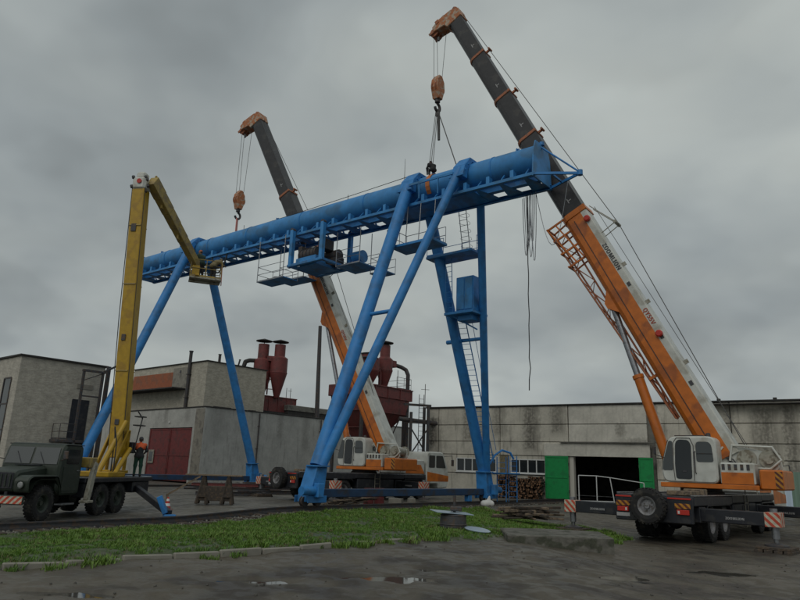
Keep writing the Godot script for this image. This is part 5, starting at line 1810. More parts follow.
	b.pipe([Vector3(-0.5, 6.35, 0), Vector3(-1.5, 6.3, 0.1), Vector3(-1.95, 6.1, 0.2), Vector3(-2.1, 5.5, 0.25)], 0.24, 12)
	part("bent_pipe", b, M.asphalt_roof, o3)
	o3 = thing("tapered_cyclone", "oxide red rooftop cyclone tapering to the red tank housing", "cyclone", G(-13.65, 74.5, 9.4), 0.3, "dust cyclones")
	b = Geo.new()
	cyclone(b, Vector3.ZERO, 0.98, -0.1, 2.6, 4.4, 0.62, 6.0)
	part("drum", b, M.oxide, o3)
	b = Geo.new()
	b.tube(Vector3(0, 6.0, 0), Vector3(0, 6.4, 0), 0.05, 0.05, 6)
	b.lathe(T(Vector3(0, 6.3, 0)), [[0.0, 0.0], [0.95, 0.0], [0.95, 0.06], [0.0, 0.34]], 22)
	part("rain_cap", b, M.asphalt_roof, o3)
	b = Geo.new()
	b.bx(-1.4, -0.5, 4.0, 4.6, -0.3, 0.3, 0.02); b.tube(Vector3(-1.1, 0.2, 0.0), Vector3(-1.1, 4.0, 0.0), 0.08, 0.08, 8)
	for y in [0.8, 1.9, 3.0]: b.bx(-1.3, -0.3, y, y + 0.08, -0.05, 0.05)
	part("duct", b, M.oxide, o3)

# ---------------------------------------------------------------- people
# bones: [from, to, radius, radius, colour]; joined by a smooth minimum and meshed as surface nets
func flesh(g: Geo, bones: Array, cell: float, blend: float):
	var lo := Vector3(1e9, 1e9, 1e9); var hi := -lo
	for b in bones:
		var m := maxf(b[2], b[3]) + blend + cell * 2.0
		for k in 2:
			lo = lo.min(b[k] - Vector3.ONE * m); hi = hi.max(b[k] + Vector3.ONE * m)
	var nx := int((hi.x - lo.x) / cell) + 2; var ny := int((hi.y - lo.y) / cell) + 2; var nz := int((hi.z - lo.z) / cell) + 2
	var f := PackedFloat32Array(); f.resize(nx * ny * nz); f.fill(9.0)
	var near := PackedFloat32Array(); near.resize(nx * ny * nz); near.fill(9.0)
	var who := PackedInt32Array(); who.resize(nx * ny * nz)
	for bi in bones.size():
		var b = bones[bi]
		var a: Vector3 = b[0]; var ba: Vector3 = b[1] - a
		var l2 := maxf(ba.length_squared(), 1e-9)
		var m := maxf(b[2], b[3]) + blend + cell * 2.0
		var p0: Vector3 = (a.min(b[1]) - Vector3.ONE * m - lo) / cell; var p1: Vector3 = (a.max(b[1]) + Vector3.ONE * m - lo) / cell
		for z in range(maxi(int(p0.z), 0), mini(int(p1.z) + 1, nz)):
			for y in range(maxi(int(p0.y), 0), mini(int(p1.y) + 1, ny)):
				for x in range(maxi(int(p0.x), 0), mini(int(p1.x) + 1, nx)):
					var p := lo + Vector3(x, y, z) * cell - a
					var t := clampf(p.dot(ba) / l2, 0.0, 1.0)
					var d: float = (p - ba * t).length() - lerpf(b[2], b[3], t)
					var i := (z * ny + y) * nx + x
					if d < near[i]:
						near[i] = d; who[i] = bi
					var o := f[i]
					var h := maxf(blend - absf(o - d), 0.0) / blend
					f[i] = minf(o, d) - h * h * blend * 0.25
	var cells := {}
	for z in nz - 1:
		for y in ny - 1:
			for x in nx - 1:
				var i := (z * ny + y) * nx + x
				var s := 0
				var sum := Vector3.ZERO; var n := 0
				var v := [f[i], f[i + 1], f[i + nx], f[i + nx + 1], f[i + nx * ny], f[i + nx * ny + 1], f[i + nx * ny + nx], f[i + nx * ny + nx + 1]]
				for k in 8:
					if v[k] < 0.0: s += 1
				if s == 0 or s == 8: continue
				for e in [[0, 1], [2, 3], [4, 5], [6, 7], [0, 2], [1, 3], [4, 6], [5, 7], [0, 4], [1, 5], [2, 6], [3, 7]]:
					var q: float = v[e[0]]; var r: float = v[e[1]]
					if (q < 0.0) != (r < 0.0):
						var t := q / (q - r)
						var c0 := Vector3(e[0] & 1, (e[0] >> 1) & 1, e[0] >> 2); var c1 := Vector3(e[1] & 1, (e[1] >> 1) & 1, e[1] >> 2)
						sum += c0.lerp(c1, t); n += 1
				var gr := Vector3(v[1] - v[0] + v[3] - v[2] + v[5] - v[4] + v[7] - v[6], v[2] - v[0] + v[3] - v[1] + v[6] - v[4] + v[7] - v[5], v[4] - v[0] + v[5] - v[1] + v[6] - v[2] + v[7] - v[3])
				var best := i
				cells[i] = g.vert(lo + (Vector3(x, y, z) + sum / n) * cell, gr.normalized(), Vector2.ZERO, bones[who[best]][4])
	var st := [1, nx, nx * ny]
	for i in cells:
		for ax in 3:
			var j: int = i + st[ax]
			if (f[i] < 0.0) == (f[j] < 0.0): continue
			var u: int = st[(ax + 1) % 3]; var w: int = st[(ax + 2) % 3]
			if not (cells.has(i - u) and cells.has(i - w) and cells.has(i - u - w)): continue
			var q := [cells[i], cells[i - u], cells[i - u - w], cells[i - w]]
			if f[i] >= 0.0: g.ix.append_array([q[0], q[1], q[2], q[0], q[2], q[3]])
			else: g.ix.append_array([q[0], q[2], q[1], q[0], q[3], q[2]])

func lb(a: Vector3, b: Vector3, ra: float, rb: float, c: Color) -> Array:
	return [a, b, ra, rb, c]

# pose: joint positions in the person's own frame, facing -Z, feet at y = 0
func person(label: String, at: Vector3, turn: float, p: Dictionary, col: Dictionary) -> Node3D:
	var o := thing("person", label, "person", at, turn)
	var g := Geo.new()
	g.use_col = true
	var B := []
	var jk: Color = col.jacket; var tr: Color = col.trousers; var yk: Color = col.yoke
	B.append(lb(p.hip + Vector3(-0.08, 0, 0), p.hip + Vector3(0.08, 0, 0), 0.135, 0.135, jk))
	B.append(lb(p.hip + (p.chest - p.hip) * 0.15, p.chest, 0.15, 0.165, jk))
	B.append(lb(p.chest + (p.sl - p.chest) * 0.5, p.chest + (p.sr - p.chest) * 0.5, 0.145, 0.145, yk))
	B.append(lb(p.sl, p.sr, 0.085, 0.085, yk))
	B.append(lb((p.sl + p.sr) * 0.5, p.neck, 0.09, 0.06, yk))
	for s in ["l", "r"]:
		B.append(lb(p["s" + s], p["e" + s], 0.075, 0.058, jk))
		B.append(lb(p["e" + s], p["w" + s], 0.058, 0.042, jk))
		B.append(lb(p["h" + s], p["k" + s], 0.105, 0.078, tr))
		B.append(lb(p["k" + s], p["a" + s], 0.078, 0.055, tr))
		B.append(lb(p["a" + s] + Vector3(0, -0.03, 0.05), p["a" + s] + Vector3(0, -0.045, -0.16), 0.05, 0.045, Color(0.02, 0.018, 0.016)))
	flesh(g, B, 0.024, 0.06)
	# head
	B = []
	var hd: Vector3 = p.head
	var fw: Vector3 = p.look
	var rt := fw.cross(Vector3.UP).normalized(); var up := rt.cross(fw)
	var sk := Color(0.36, 0.19, 0.13)
	B.append(lb(hd + up * 0.03 + fw * -0.01, hd + up * 0.03 + fw * 0.02, 0.092, 0.085, sk))
	B.append(lb(hd + up * -0.05 + fw * 0.03, hd + up * -0.08 + fw * 0.045, 0.062, 0.042, sk))
	B.append(lb(p.neck, hd - up * 0.05, 0.055, 0.055, sk))
	B.append(lb(hd + fw * 0.1 + up * 0.005, hd + fw * 0.118 - up * 0.025, 0.011, 0.016, sk))
	for s in [-1.0, 1.0]:
		B.append(lb(hd + rt * 0.09 * s, hd + rt * 0.095 * s - up * 0.03, 0.017, 0.013, sk))
		B.append(lb(hd + rt * 0.034 * s + fw * 0.094 + up * 0.012, hd + rt * 0.036 * s + fw * 0.094 + up * 0.012, 0.012, 0.012, Color(0.05, 0.04, 0.035)))
	B.append(lb(hd - rt * 0.022 + fw * 0.098 - up * 0.06, hd + rt * 0.022 + fw * 0.098 - up * 0.06, 0.008, 0.008, Color(0.25, 0.09, 0.08)))
	B.append(lb(hd + up * 0.065 - fw * 0.02, hd + up * 0.075 + fw * 0.015, 0.098, 0.094, col.cap))
	B.append(lb(hd + up * 0.0 - fw * 0.045, hd - up * 0.02 - fw * 0.05, 0.075, 0.065, col.hair))
	if col.has("peak"): B.append(lb(hd + up * 0.06 + fw * 0.09 - rt * 0.04, hd + up * 0.055 + fw * 0.13 + rt * 0.04, 0.014, 0.012, col.cap))
	flesh(g, B, 0.011, 0.022)
	# hands: palm, four fingers and a thumb, slightly curled
	for s in ["l", "r"]:
		B = []
		var w: Vector3 = p["w" + s]
		var d: Vector3 = (w - p["e" + s]).normalized()
		var sd := 1.0 if s == "r" else -1.0
		var ac := d.cross(Vector3.UP)
		if ac.length() < 0.3: ac = d.cross(Vector3.FORWARD)
		ac = ac.normalized()
		var dn := d.cross(ac).normalized()
		if dn.y > 0: dn = -dn
		B.append(lb(w - d * 0.03, w + d * 0.02, 0.03, 0.027, col.hand))
		for i in 4:
			var off := (i - 1.5) * 0.021
			var k0 := w + d * 0.085 + ac * off
			B.append(lb(w + d * 0.02 + ac * off * 0.7, k0, 0.016, 0.013, col.hand))
			var ln: float = [0.036, 0.042, 0.039, 0.03][i]
			var k1 := k0 + (d * 0.85 + dn * 0.5).normalized() * ln
			var k2 := k1 + (d * 0.4 + dn * 0.9).normalized() * ln * 0.8
			B.append(lb(k0, k1, 0.0105, 0.0095, col.hand)); B.append(lb(k1, k2, 0.0095, 0.008, col.hand))
		var t0 := w + d * 0.03 - ac * 0.03 * sd
		B.append(lb(w + d * 0.015, t0, 0.018, 0.014, col.hand)); B.append(lb(t0, t0 + (d * 0.7 - ac * 0.5 * sd + dn * 0.4).normalized() * 0.055, 0.013, 0.010, col.hand))
		flesh(g, B, 0.009, 0.010)
	var m := StandardMaterial3D.new()
	m.resource_name = "clothes_and_skin"
	m.vertex_color_use_as_albedo = true
	m.roughness = 0.85
	m.albedo_texture = tex(611, Color(0.95, 0.95, 0.95), Color(0.7, 0.7, 0.7), 0.15, 0.35, 0.12, 128)
	m.uv1_triplanar = true
	m.uv1_scale = Vector3.ONE * 3.0
	part("body", g, m, o)
	return o

func make_people(deck_pos: Vector3, basket_pos: Vector3, basket_turn: float):
	var dark := Color(0.022, 0.025, 0.03)
	# worker at the controls on the truck bed, back turned
	person("worker with orange shoulders and dark jacket standing on the truck bed", deck_pos, 0.35, {
		"hip": Vector3(0, 0.93, 0), "chest": Vector3(0, 1.25, -0.03), "neck": Vector3(0, 1.52, -0.04), "head": Vector3(0, 1.64, -0.07), "look": Vector3(-0.15, -0.25, -0.95).normalized(),
		"sl": Vector3(-0.2, 1.42, -0.02), "sr": Vector3(0.2, 1.42, -0.02), "el": Vector3(-0.28, 1.16, -0.08), "er": Vector3(0.3, 1.17, -0.06), "wl": Vector3(-0.2, 1.08, -0.32), "wr": Vector3(0.24, 1.1, -0.3),
		"hl": Vector3(-0.1, 0.9, 0), "hr": Vector3(0.1, 0.9, 0), "kl": Vector3(-0.12, 0.5, -0.03), "kr": Vector3(0.12, 0.5, -0.02), "al": Vector3(-0.13, 0.1, 0.02), "ar": Vector3(0.13, 0.1, 0.02)},
		{"jacket": dark, "yoke": Color(0.72, 0.13, 0.045), "trousers": Color(0.012, 0.06, 0.042), "cap": Color(0.09, 0.09, 0.095), "hair": Color(0.04, 0.03, 0.025), "hand": Color(0.3, 0.17, 0.12)})
	# fitters in the lift basket
	var bt := Basis(Vector3.UP, basket_turn)
	person("fitter in dark green jacket and orange helmet standing in the lift basket", basket_pos + bt * Vector3(-0.25, 0, 0.0), basket_turn + 0.7, {
		"hip": Vector3(0, 0.92, 0), "chest": Vector3(0, 1.22, -0.08), "neck": Vector3(0, 1.48, -0.14), "head": Vector3(0, 1.59, -0.19), "look": Vector3(0.1, -0.3, -0.95).normalized(),
		"sl": Vector3(-0.2, 1.38, -0.1), "sr": Vector3(0.2, 1.38, -0.1), "el": Vector3(-0.28, 1.14, -0.2), "er": Vector3(0.26, 1.15, -0.24), "wl": Vector3(-0.18, 1.1, -0.44), "wr": Vector3(0.14, 1.12, -0.47),
		"hl": Vector3(-0.1, 0.89, 0), "hr": Vector3(0.1, 0.89, 0), "kl": Vector3(-0.11, 0.5, -0.05), "kr": Vector3(0.11, 0.5, -0.03), "al": Vector3(-0.12, 0.1, 0.03), "ar": Vector3(0.12, 0.1, 0.03)},
		{"jacket": Color(0.02, 0.045, 0.035), "yoke": Color(0.03, 0.06, 0.05), "trousers": Color(0.03, 0.03, 0.035), "cap": Color(0.42, 0.13, 0.06), "hair": Color(0.05, 0.03, 0.02), "hand": Color(0.3, 0.17, 0.12), "peak": 1})
	person("fitter in tan canvas coat bending forward in the lift basket", basket_pos + bt * Vector3(0.42, 0, 0.02), basket_turn - 0.9, {
		"hip": Vector3(0, 0.86, 0.08), "chest": Vector3(0, 1.08, -0.12), "neck": Vector3(0, 1.24, -0.34), "head": Vector3(0, 1.3, -0.44), "look": Vector3(0.0, -0.6, -0.8).normalized(),
		"sl": Vector3(-0.2, 1.18, -0.26), "sr": Vector3(0.2, 1.18, -0.26), "el": Vector3(-0.28, 0.95, -0.32), "er": Vector3(0.28, 0.96, -0.36), "wl": Vector3(-0.2, 0.95, -0.58), "wr": Vector3(0.2, 1.0, -0.6),
		"hl": Vector3(-0.1, 0.84, 0.08), "hr": Vector3(0.1, 0.84, 0.08), "kl": Vector3(-0.12, 0.48, 0.0), "kr": Vector3(0.12, 0.48, 0.0), "al": Vector3(-0.13, 0.1, 0.06), "ar": Vector3(0.13, 0.1, 0.06)},
		{"jacket": Color(0.20, 0.165, 0.085), "yoke": Color(0.22, 0.185, 0.10), "trousers": Color(0.03, 0.03, 0.03), "cap": Color(0.16, 0.14, 0.08), "hair": Color(0.04, 0.03, 0.02), "hand": Color(0.3, 0.17, 0.12)})
	# rigger crouching on the girder beside the sling
	var top := gy(-0.75) + 0.82
	person("rigger in black clothes crouching on top of the blue girder", gantry_point(0.0, top - 0.02, -0.85), 0.882 - 0.5, {
		"hip": Vector3(0, 0.42, 0.2), "chest": Vector3(0, 0.72, 0.02), "neck": Vector3(0, 0.98, -0.1), "head": Vector3(0, 1.06, -0.2), "look": Vector3(0.0, -0.55, -0.83).normalized(),
		"sl": Vector3(-0.21, 0.87, -0.06), "sr": Vector3(0.21, 0.87, -0.06), "el": Vector3(-0.3, 0.6, -0.12), "er": Vector3(0.3, 0.62, -0.16), "wl": Vector3(-0.2, 0.4, -0.3), "wr": Vector3(0.2, 0.44, -0.34),
		"hl": Vector3(-0.11, 0.4, 0.2), "hr": Vector3(0.11, 0.4, 0.2), "kl": Vector3(-0.2, 0.55, -0.2), "kr": Vector3(0.2, 0.5, -0.22), "al": Vector3(-0.17, 0.1, 0.06), "ar": Vector3(0.17, 0.1, 0.04)},
		{"jacket": Color(0.016, 0.016, 0.017), "yoke": Color(0.018, 0.018, 0.02), "trousers": Color(0.02, 0.02, 0.022), "cap": Color(0.02, 0.02, 0.02), "hair": Color(0.02, 0.015, 0.012), "hand": Color(0.05, 0.04, 0.035)})

# ---------------------------------------------------------------- old truck with articulated lift
# X forwards, -Z its left side (towards the camera), origin under the front axle
func make_lift_truck():
	var turn := atan2(-0.994, -0.11)
	var o := thing("lift_truck", "dark green bonneted lorry with a tall yellow articulated work platform", "truck", G(-13.5, 24.3, -0.24), turn)
	var b := Geo.new()
	b.bx(1.0, -7.8, 0.78, 1.02, -0.45, -0.33, 0.02); b.bx(1.0, -7.8, 0.78, 1.02, 0.33, 0.45, 0.02)
	part("chassis", b, M.chassis, o)
	b = Geo.new()
	b.bx(1.12, 1.24, 0.62, 0.92, -1.22, 1.22, 0.03)
	var bm := part("bumper", b, M.khaki, o)
	for q in [[-1.21, -0.1], [0.1, 1.21]]:
		b = Geo.new()
		b.bx(1.24, 1.255, 0.65, 0.89, q[0], q[1], 0.003)
		part("striped_plate", b, M.warn_red, bm)
	# bonnet, wings
	b = Geo.new()
	b.prism(rounded([Vector2(1.0, 1.0), Vector2(1.02, 1.6), Vector2(0.88, 1.72), Vector2(-0.7, 1.9), Vector2(-0.7, 1.0)], 0.15), -0.68, 0.68, Transform3D.IDENTITY, 0.08)
	part("bonnet", b, M.khaki, o)
	b = Geo.new()
	b.bx(1.0, 1.03, 1.12, 1.66, -0.6, 0.6, 0.01)
	var gr := part("grille", b, M.chassis, o)
	for i in 7:
		b = Geo.new()
		b.bx(1.03, 1.06, 1.18, 1.6, -0.5 + i * 0.165 - 0.03, -0.5 + i * 0.165 + 0.03, 0.008)
		part("grille_bar", b, M.khaki, gr)
	for s in [-1.0, 1.0]:
		b = Geo.new()
		b.prism(rounded([Vector2(1.05, 1.1), Vector2(1.08, 1.45), Vector2(0.85, 1.58), Vector2(-0.6, 1.58), Vector2(-0.85, 1.2), Vector2(-0.95, 0.85), Vector2(-0.86, 0.85), Vector2(-0.72, 1.2), Vector2(-0.5, 1.42), Vector2(0.5, 1.42), Vector2(0.72, 1.22), Vector2(0.85, 1.0), Vector2(1.0, 1.0)], 0.12), minf(s * 0.66, s * 1.22), maxf(s * 0.66, s * 1.22), Transform3D.IDENTITY, 0.04)
		var wg := part("wing", b, M.khaki, o)
		b = Geo.new()
		b.lathe(T(Vector3(1.06, 1.27, s * 0.95), Basis(Vector3.BACK, -PI / 2)), [[0.14, -0.1], [0.14, 0.07], [0.115, 0.07], [0.115, 0.04]], 18)
		var hl := part("headlamp", b, M.khaki, wg)
		b = Geo.new()
		b.lathe(T(Vector3(1.06, 1.27, s * 0.95), Basis(Vector3.BACK, -PI / 2)), [[0.115, 0.04], [0.08, 0.06], [0.0, 0.07]], 18)
		part("lens", b, M.headlamp_lens, hl)
		wheel(o, Vector3(0.0, 0.62, s * 1.0), 0.62, 0.36, s, M.khaki)
		for x in [-3.75, -5.1]: wheel(o, Vector3(x, 0.62, s * 1.0), 0.62, 0.36, s, M.khaki)
	# cab
	b = Geo.new()
	b.prism(rounded([Vector2(-0.62, 1.05), Vector2(-0.62, 1.92), Vector2(-0.82, 2.58), Vector2(-1.0, 2.72), Vector2(-1.95, 2.72), Vector2(-2.08, 2.6), Vector2(-2.1, 0.85), Vector2(-0.9, 0.85)], 0.16), -1.16, 1.16, Transform3D.IDENTITY, 0.08)
	var cb := part("cab", b, M.khaki, o)
	for s in [-1.0, 1.0]:
		b = Geo.new()
		b.prism(rounded([Vector2(-1.02, 1.98), Vector2(-1.08, 2.52), Vector2(-1.8, 2.52), Vector2(-1.82, 1.98)], 0.08), minf(s * 1.16, s * 1.172), maxf(s * 1.16, s * 1.172))
		part("side_window", b, M.glass, cb)
		b = Geo.new()
		b.prism(rounded([Vector2(-0.9, 1.0), Vector2(-0.88, 1.9), Vector2(-1.9, 1.9), Vector2(-1.9, 1.0)], 0.08), minf(s * 1.16, s * 1.18), maxf(s * 1.16, s * 1.18), Transform3D.IDENTITY, 0.008)
		var dr := part("door", b, M.khaki, cb)
		b = Geo.new()
		b.bx(-1.85, -1.7, 1.72, 1.76, s * 1.18, s * 1.21, 0.005)
		part("handle", b, M.steel, dr)
		b = Geo.new()
		b.pipe([Vector3(-0.75, 2.1, s * 1.1), Vector3(-0.5, 2.15, s * 1.4), Vector3(-0.5, 2.3, s * 1.42)], 0.018, 6)
		b.box(T(Vector3(-0.5, 2.3, s * 1.42)), Vector3(0.05, 0.3, 0.18), 0.02)
		part("mirror", b, M.dark_steel, cb)
		b = Geo.new()
		var q := [Vector3(-0.61, 1.96, s * 0.04), Vector3(-0.61, 1.96, s * 1.04), Vector3(-0.79, 2.56, s * 1.0), Vector3(-0.79, 2.56, s * 0.04)]
		b.quad(q[0], q[1], q[2], q[3])
		part("windscreen", b, M.windscreen, cb)
	b = Geo.new()    # roof gutter, cowl vent and wipers
	b.bx(-0.95, -2.0, 2.66, 2.69, -1.19, 1.19, 0.005); b.bx(-0.45, -0.6, 1.9, 1.93, -0.5, 0.5, 0.005)
	for z in [-0.55, 0.35]: b.bar(Vector3(-0.585, 1.98, z), Vector3(-0.72, 2.4, z + 0.3), 0.012, 0.012)
	part("cab_trim", b, M.chassis, cb)
	b = Geo.new()
	b.bx(-1.05, -1.85, 0.5, 0.56, -1.2, -0.9, 0.01); b.bx(-1.05, -1.85, 0.5, 0.56, 0.9, 1.2, 0.01)
	part("step", b, M.steel, o)
	# bed
	b = Geo.new()
	b.bx(-2.3, -7.9, 1.28, 1.46, -1.25, 1.25, 0.02); b.bx(-2.3, -7.9, 1.02, 1.28, -0.6, 0.6, 0.02)
	part("bed", b, M.chassis, o)
	b = Geo.new()
	b.bx(-2.35, -3.0, 0.72, 1.28, -1.22, -0.7, 0.03)
	part("tool_box", b, M.chassis, o)
	b = Geo.new()
	b.bx(-6.2, -7.7, 0.8, 1.28, -1.2, 1.2, 0.04)
	part("tool_box", b, M.chassis, o)
	b = Geo.new()
	b.bx(-7.2, -7.85, 1.46, 1.5, -1.2, -0.2, 0.01)
	part("pale_cover", b, M.pale_sheet, o)
	# folded front stabiliser and the lowered rear one
	b = Geo.new()
	b.bar(Vector3(-2.75, 2.05, -1.3), Vector3(-2.2, 0.62, -1.45), 0.16, 0.26, Vector3.RIGHT, 0.02)
	var st := part("stabiliser", b, M.pale_steel, o)
	b = Geo.new()
	b.box(T(Vector3(-2.18, 0.6, -1.46)), Vector3(0.42, 0.1, 0.36), 0.02)
	part("foot_plate", b, M.pale_steel, st)
	b = Geo.new()
	b.bx(-2.35, -2.85, 1.85, 2.25, -1.32, -0.85, 0.03)
	part("stabiliser_head", b, M.yellow_old, o)
	var inv := o.transform.affine_inverse()
	var e: Vector3 = inv * G(-8.9, 27.4, -0.05)
	b = Geo.new()
	b.bar(Vector3(-6.6, 1.0, -1.15), e, 0.2, 0.26, Vector3.UP, 0.02)
	st = part("stabiliser", b, M.chassis, o)
	b = Geo.new()
	b.box(T(e + Vector3(0, -0.08, 0), Basis(Vector3.UP, 0.6)), Vector3(0.45, 0.1, 0.45), 0.02)
	b.bar(e + Vector3(0.1, 0.0, 0.12), e + Vector3(0.2, 0.65, 0.42), 0.18, 0.22, Vector3.RIGHT, 0.02)
	part("foot_plate", b, M.blue_leg, st)
	# turret
	var tc := Vector3(-6.15, 1.46, -0.1)
	b = Geo.new()
	b.lathe(T(tc), [[0.0, 0.0], [0.62, 0.0], [0.62, 0.14], [0.0, 0.14]], 24)
	part("slewing_ring", b, M.dark_steel, o)
	var mb: Vector3 = inv * G(-12.55, 30.45, 2.05); var mt: Vector3 = inv * G(-13.22, 30.45, 15.1)
	b = Geo.new()
	b.bx(tc.x - 0.6, tc.x + 0.6, 1.6, 1.74, -0.6, 0.6, 0.02)
	for s in [-1.0, 1.0]:
		b.bar(Vector3(tc.x + 0.5, 1.7, s * 0.42), Vector3(mb.x, 3.5, mb.z + s * 0.4), 0.09, 0.24, Vector3.RIGHT, 0.02)
		b.bar(Vector3(tc.x - 0.5, 1.7, s * 0.42), Vector3(mb.x, 3.5, mb.z + s * 0.4), 0.09, 0.2, Vector3.RIGHT, 0.02)
	part("turret", b, M.yellow, o)
	b = Geo.new()
	b.tube(Vector3(tc.x + 1.5, 1.62, -0.35), mb + Vector3(0.2, 1.6, -0.3), 0.11, 0.11, 12)
	b.tube(Vector3(tc.x + 1.0, 1.62, -0.85), Vector3(tc.x - 0.2, 2.7, -0.75), 0.1, 0.1, 12)
	b.bx(tc.x + 0.3, tc.x + 1.7, 1.46, 1.68, -0.95, 0.5, 0.03)
	part("lift_cylinder", b, M.yellow, o)
	b = Geo.new()
	b.pipe([Vector3(tc.x + 0.9, 1.6, -0.7), Vector3(tc.x + 0.85, 2.9, -0.65), Vector3(tc.x + 0.9, 3.6, -0.5), Vector3(tc.x + 0.7, 3.2, -0.45), Vector3(tc.x + 0.75, 1.7, -0.5)], 0.03, 6)
	part("hose", b, M.cable_black, o)
	b = Geo.new()
	b.pipe([Vector3(mb.x - 0.45, 2.5, mb.z - 0.5), Vector3(mb.x - 0.6, 4.1, mb.z - 0.65), Vector3(mb.x - 0.4, 4.4, mb.z - 0.5)], 0.03, 6)
	b.bx(mb.x - 0.9, mb.x - 0.45, 3.75, 3.8, mb.z - 0.7, mb.z - 0.3); b.bx(mb.x - 0.9, mb.x - 0.5, 4.15, 4.2, mb.z - 0.7, mb.z - 0.3)
	part("hose", b, M.cable_black, o)
	b = Geo.new()
	b.bx(tc.x - 0.7, tc.x - 0.4, 2.5, 3.0, -0.75, -0.35, 0.03)
	part("control_box", b, M.chassis, o)
	# lower boom
	b = Geo.new()
	b.bar(mb, mt, 0.58, 0.64, Vector3(0, 0, 1), 0.03)
	var lbm := part("lower_boom", b, M.yellow, o)
	b = Geo.new()
	var up := (mt - mb).normalized()
	for q in [[0.3, -0.4], [0.62, -0.4], [0.85, -0.4]]:
		var c := mb.lerp(mt, q[0])
		b.box(T(c + Vector3(0.0, 0, 0.0)), Vector3(0.665, 0.05, 0.605))
	part("joint_band", b, M.yellow_old, lbm)
	b = Geo.new()
	b.box(T(mb.lerp(mt, 0.84) + Vector3(0.325, 0, 0.05)), Vector3(0.02, 0.4, 0.26), 0.008); b.box(T(mb.lerp(mt, 0.42) + Vector3(0.325, 0, 0.05)), Vector3(0.02, 0.3, 0.2), 0.008); b.box(T(mb.lerp(mt, 0.12) + Vector3(0.325, 0, 0.0)), Vector3(0.02, 0.25, 0.2), 0.005)
	part("access_hole", b, M.dark_steel, lbm)
	b = Geo.new()
	b.pipe([mb + Vector3(0.25, 0.5, 0.36), mb.lerp(mt, 0.5) + Vector3(0.22, 0, 0.42), mt + Vector3(0.2, 0.2, 0.37)], 0.022, 6)
	b.pipe([mb + Vector3(0.25, 0.5, -0.32), mb.lerp(mt, 0.5) + Vector3(0.25, 0, -0.33), mt + Vector3(0.25, 0.2, -0.33)], 0.016, 6)
	part("boom_cable", b, M.cable_black, lbm)
	# white knuckle
	b = Geo.new()
	b.box(T(mt + Vector3(0, 0.28, 0)), Vector3(0.72, 0.7, 0.72), 0.12)
	b.box(T(mt + Vector3(0, 0.75, 0.0)), Vector3(0.5, 0.4, 0.5), 0.1)
	var kn := part("knuckle", b, M.white_paint, o)
	b = Geo.new()
	b.lathe(T(mt + Vector3(0.365, 0.35, -0.05), Basis(Vector3.BACK, -PI / 2)), [[0.12, -0.02], [0.12, 0.05], [0.0, 0.05]], 14)
	part("red_disc", b, M.lamp_red, kn)
	b = Geo.new()
	for q in [Vector3(0.28, 0.6, 0.34), Vector3(0.28, 0.1, 0.36), Vector3(0.22, 0.62, -0.28), Vector3(0.2, 0.5, -0.35), Vector3(0.1, 0.2, -0.37), Vector3(0.15, -0.1, -0.32)]:
		b.box(T(mt + q, Basis.from_euler(Vector3(0.3, 0.5, 0.2))), Vector3(0.15, 0.16, 0.15), 0.03)
	part("fitting", b, M.dark_steel, kn)
	# upper arm down to the basket
	var aj: Vector3 = inv * G(-12.73, 30.45, 15.65); var ae: Vector3 = inv * G(-11.45, 35.0, 12.6)
	b = Geo.new()
	var dirv := (ae - aj).normalized()
	var sdv := dirv.cross(Vector3.UP).normalized(); var upv := sdv.cross(dirv)
	for i in 6:
		var t0 := i / 6.0; var t1 := (i + 1.0) / 6.0
		b.bar(aj.lerp(ae, t0), aj.lerp(ae, t1 + 0.001), lerpf(0.46, 0.34, t0), lerpf(0.62, 0.42, t0), upv, 0.02)
	var ua := part("upper_arm", b, M.yellow_old, o)
	b = Geo.new()
	b.tube(aj + upv * 0.42, ae.lerp(aj, 0.2) + upv * 0.33, 0.06, 0.06, 8)
	for t in [0.25, 0.6]: b.box(T(aj.lerp(ae, t)), Vector3(0.56, 0.7, 0.1))
	part("levelling_rod", b, M.yellow_old, ua)
	# work basket
	var bc := G(-11.0, 35.2, 11.78)
	var bi := inv * Transform3D(Basis(Vector3.UP, 0.35), bc)
	b = Geo.new()
	b.bx(-0.85, 0.85, 0.0, 0.1, -0.55, 0.55, 0.02)
	b.bx(-0.8, 0.8, -0.12, 0.0, -0.1, 0.1, 0.02)
	var pf := part("work_basket", b, M.pale_steel, o, bi)
	b = Geo.new()
	rail_fence(b, [Vector3(-0.82, 0.1, -0.52), Vector3(0.0, 0.1, -0.52), Vector3(0.82, 0.1, -0.52), Vector3(0.82, 0.1, 0.52), Vector3(0.0, 0.1, 0.52), Vector3(-0.82, 0.1, 0.52), Vector3(-0.82, 0.1, -0.52)], 1.0, 0.022)
	part("basket_rail", b, M.yellow_old, pf)
	b = Geo.new()
	b.bar(Vector3(-0.45, 0.1, 0.5), bi.affine_inverse() * ae, 0.2, 0.24)
	b.bx(-0.75, -0.35, 0.1, 0.75, 0.3, 0.5, 0.02)
	part("basket_yoke", b, M.yellow, pf)
	b = Geo.new()
	b.bar(Vector3(0.86, 1.0, 0.1), Vector3(0.9, -0.15, 0.12), 0.12, 0.04, Vector3.RIGHT); 
	part("red_strap", b, M.pink_sling, pf)
	make_people(o.transform * Vector3(-7.0, 1.47, -0.9), bc + Vector3(0, 0.1, 0), 0.35)

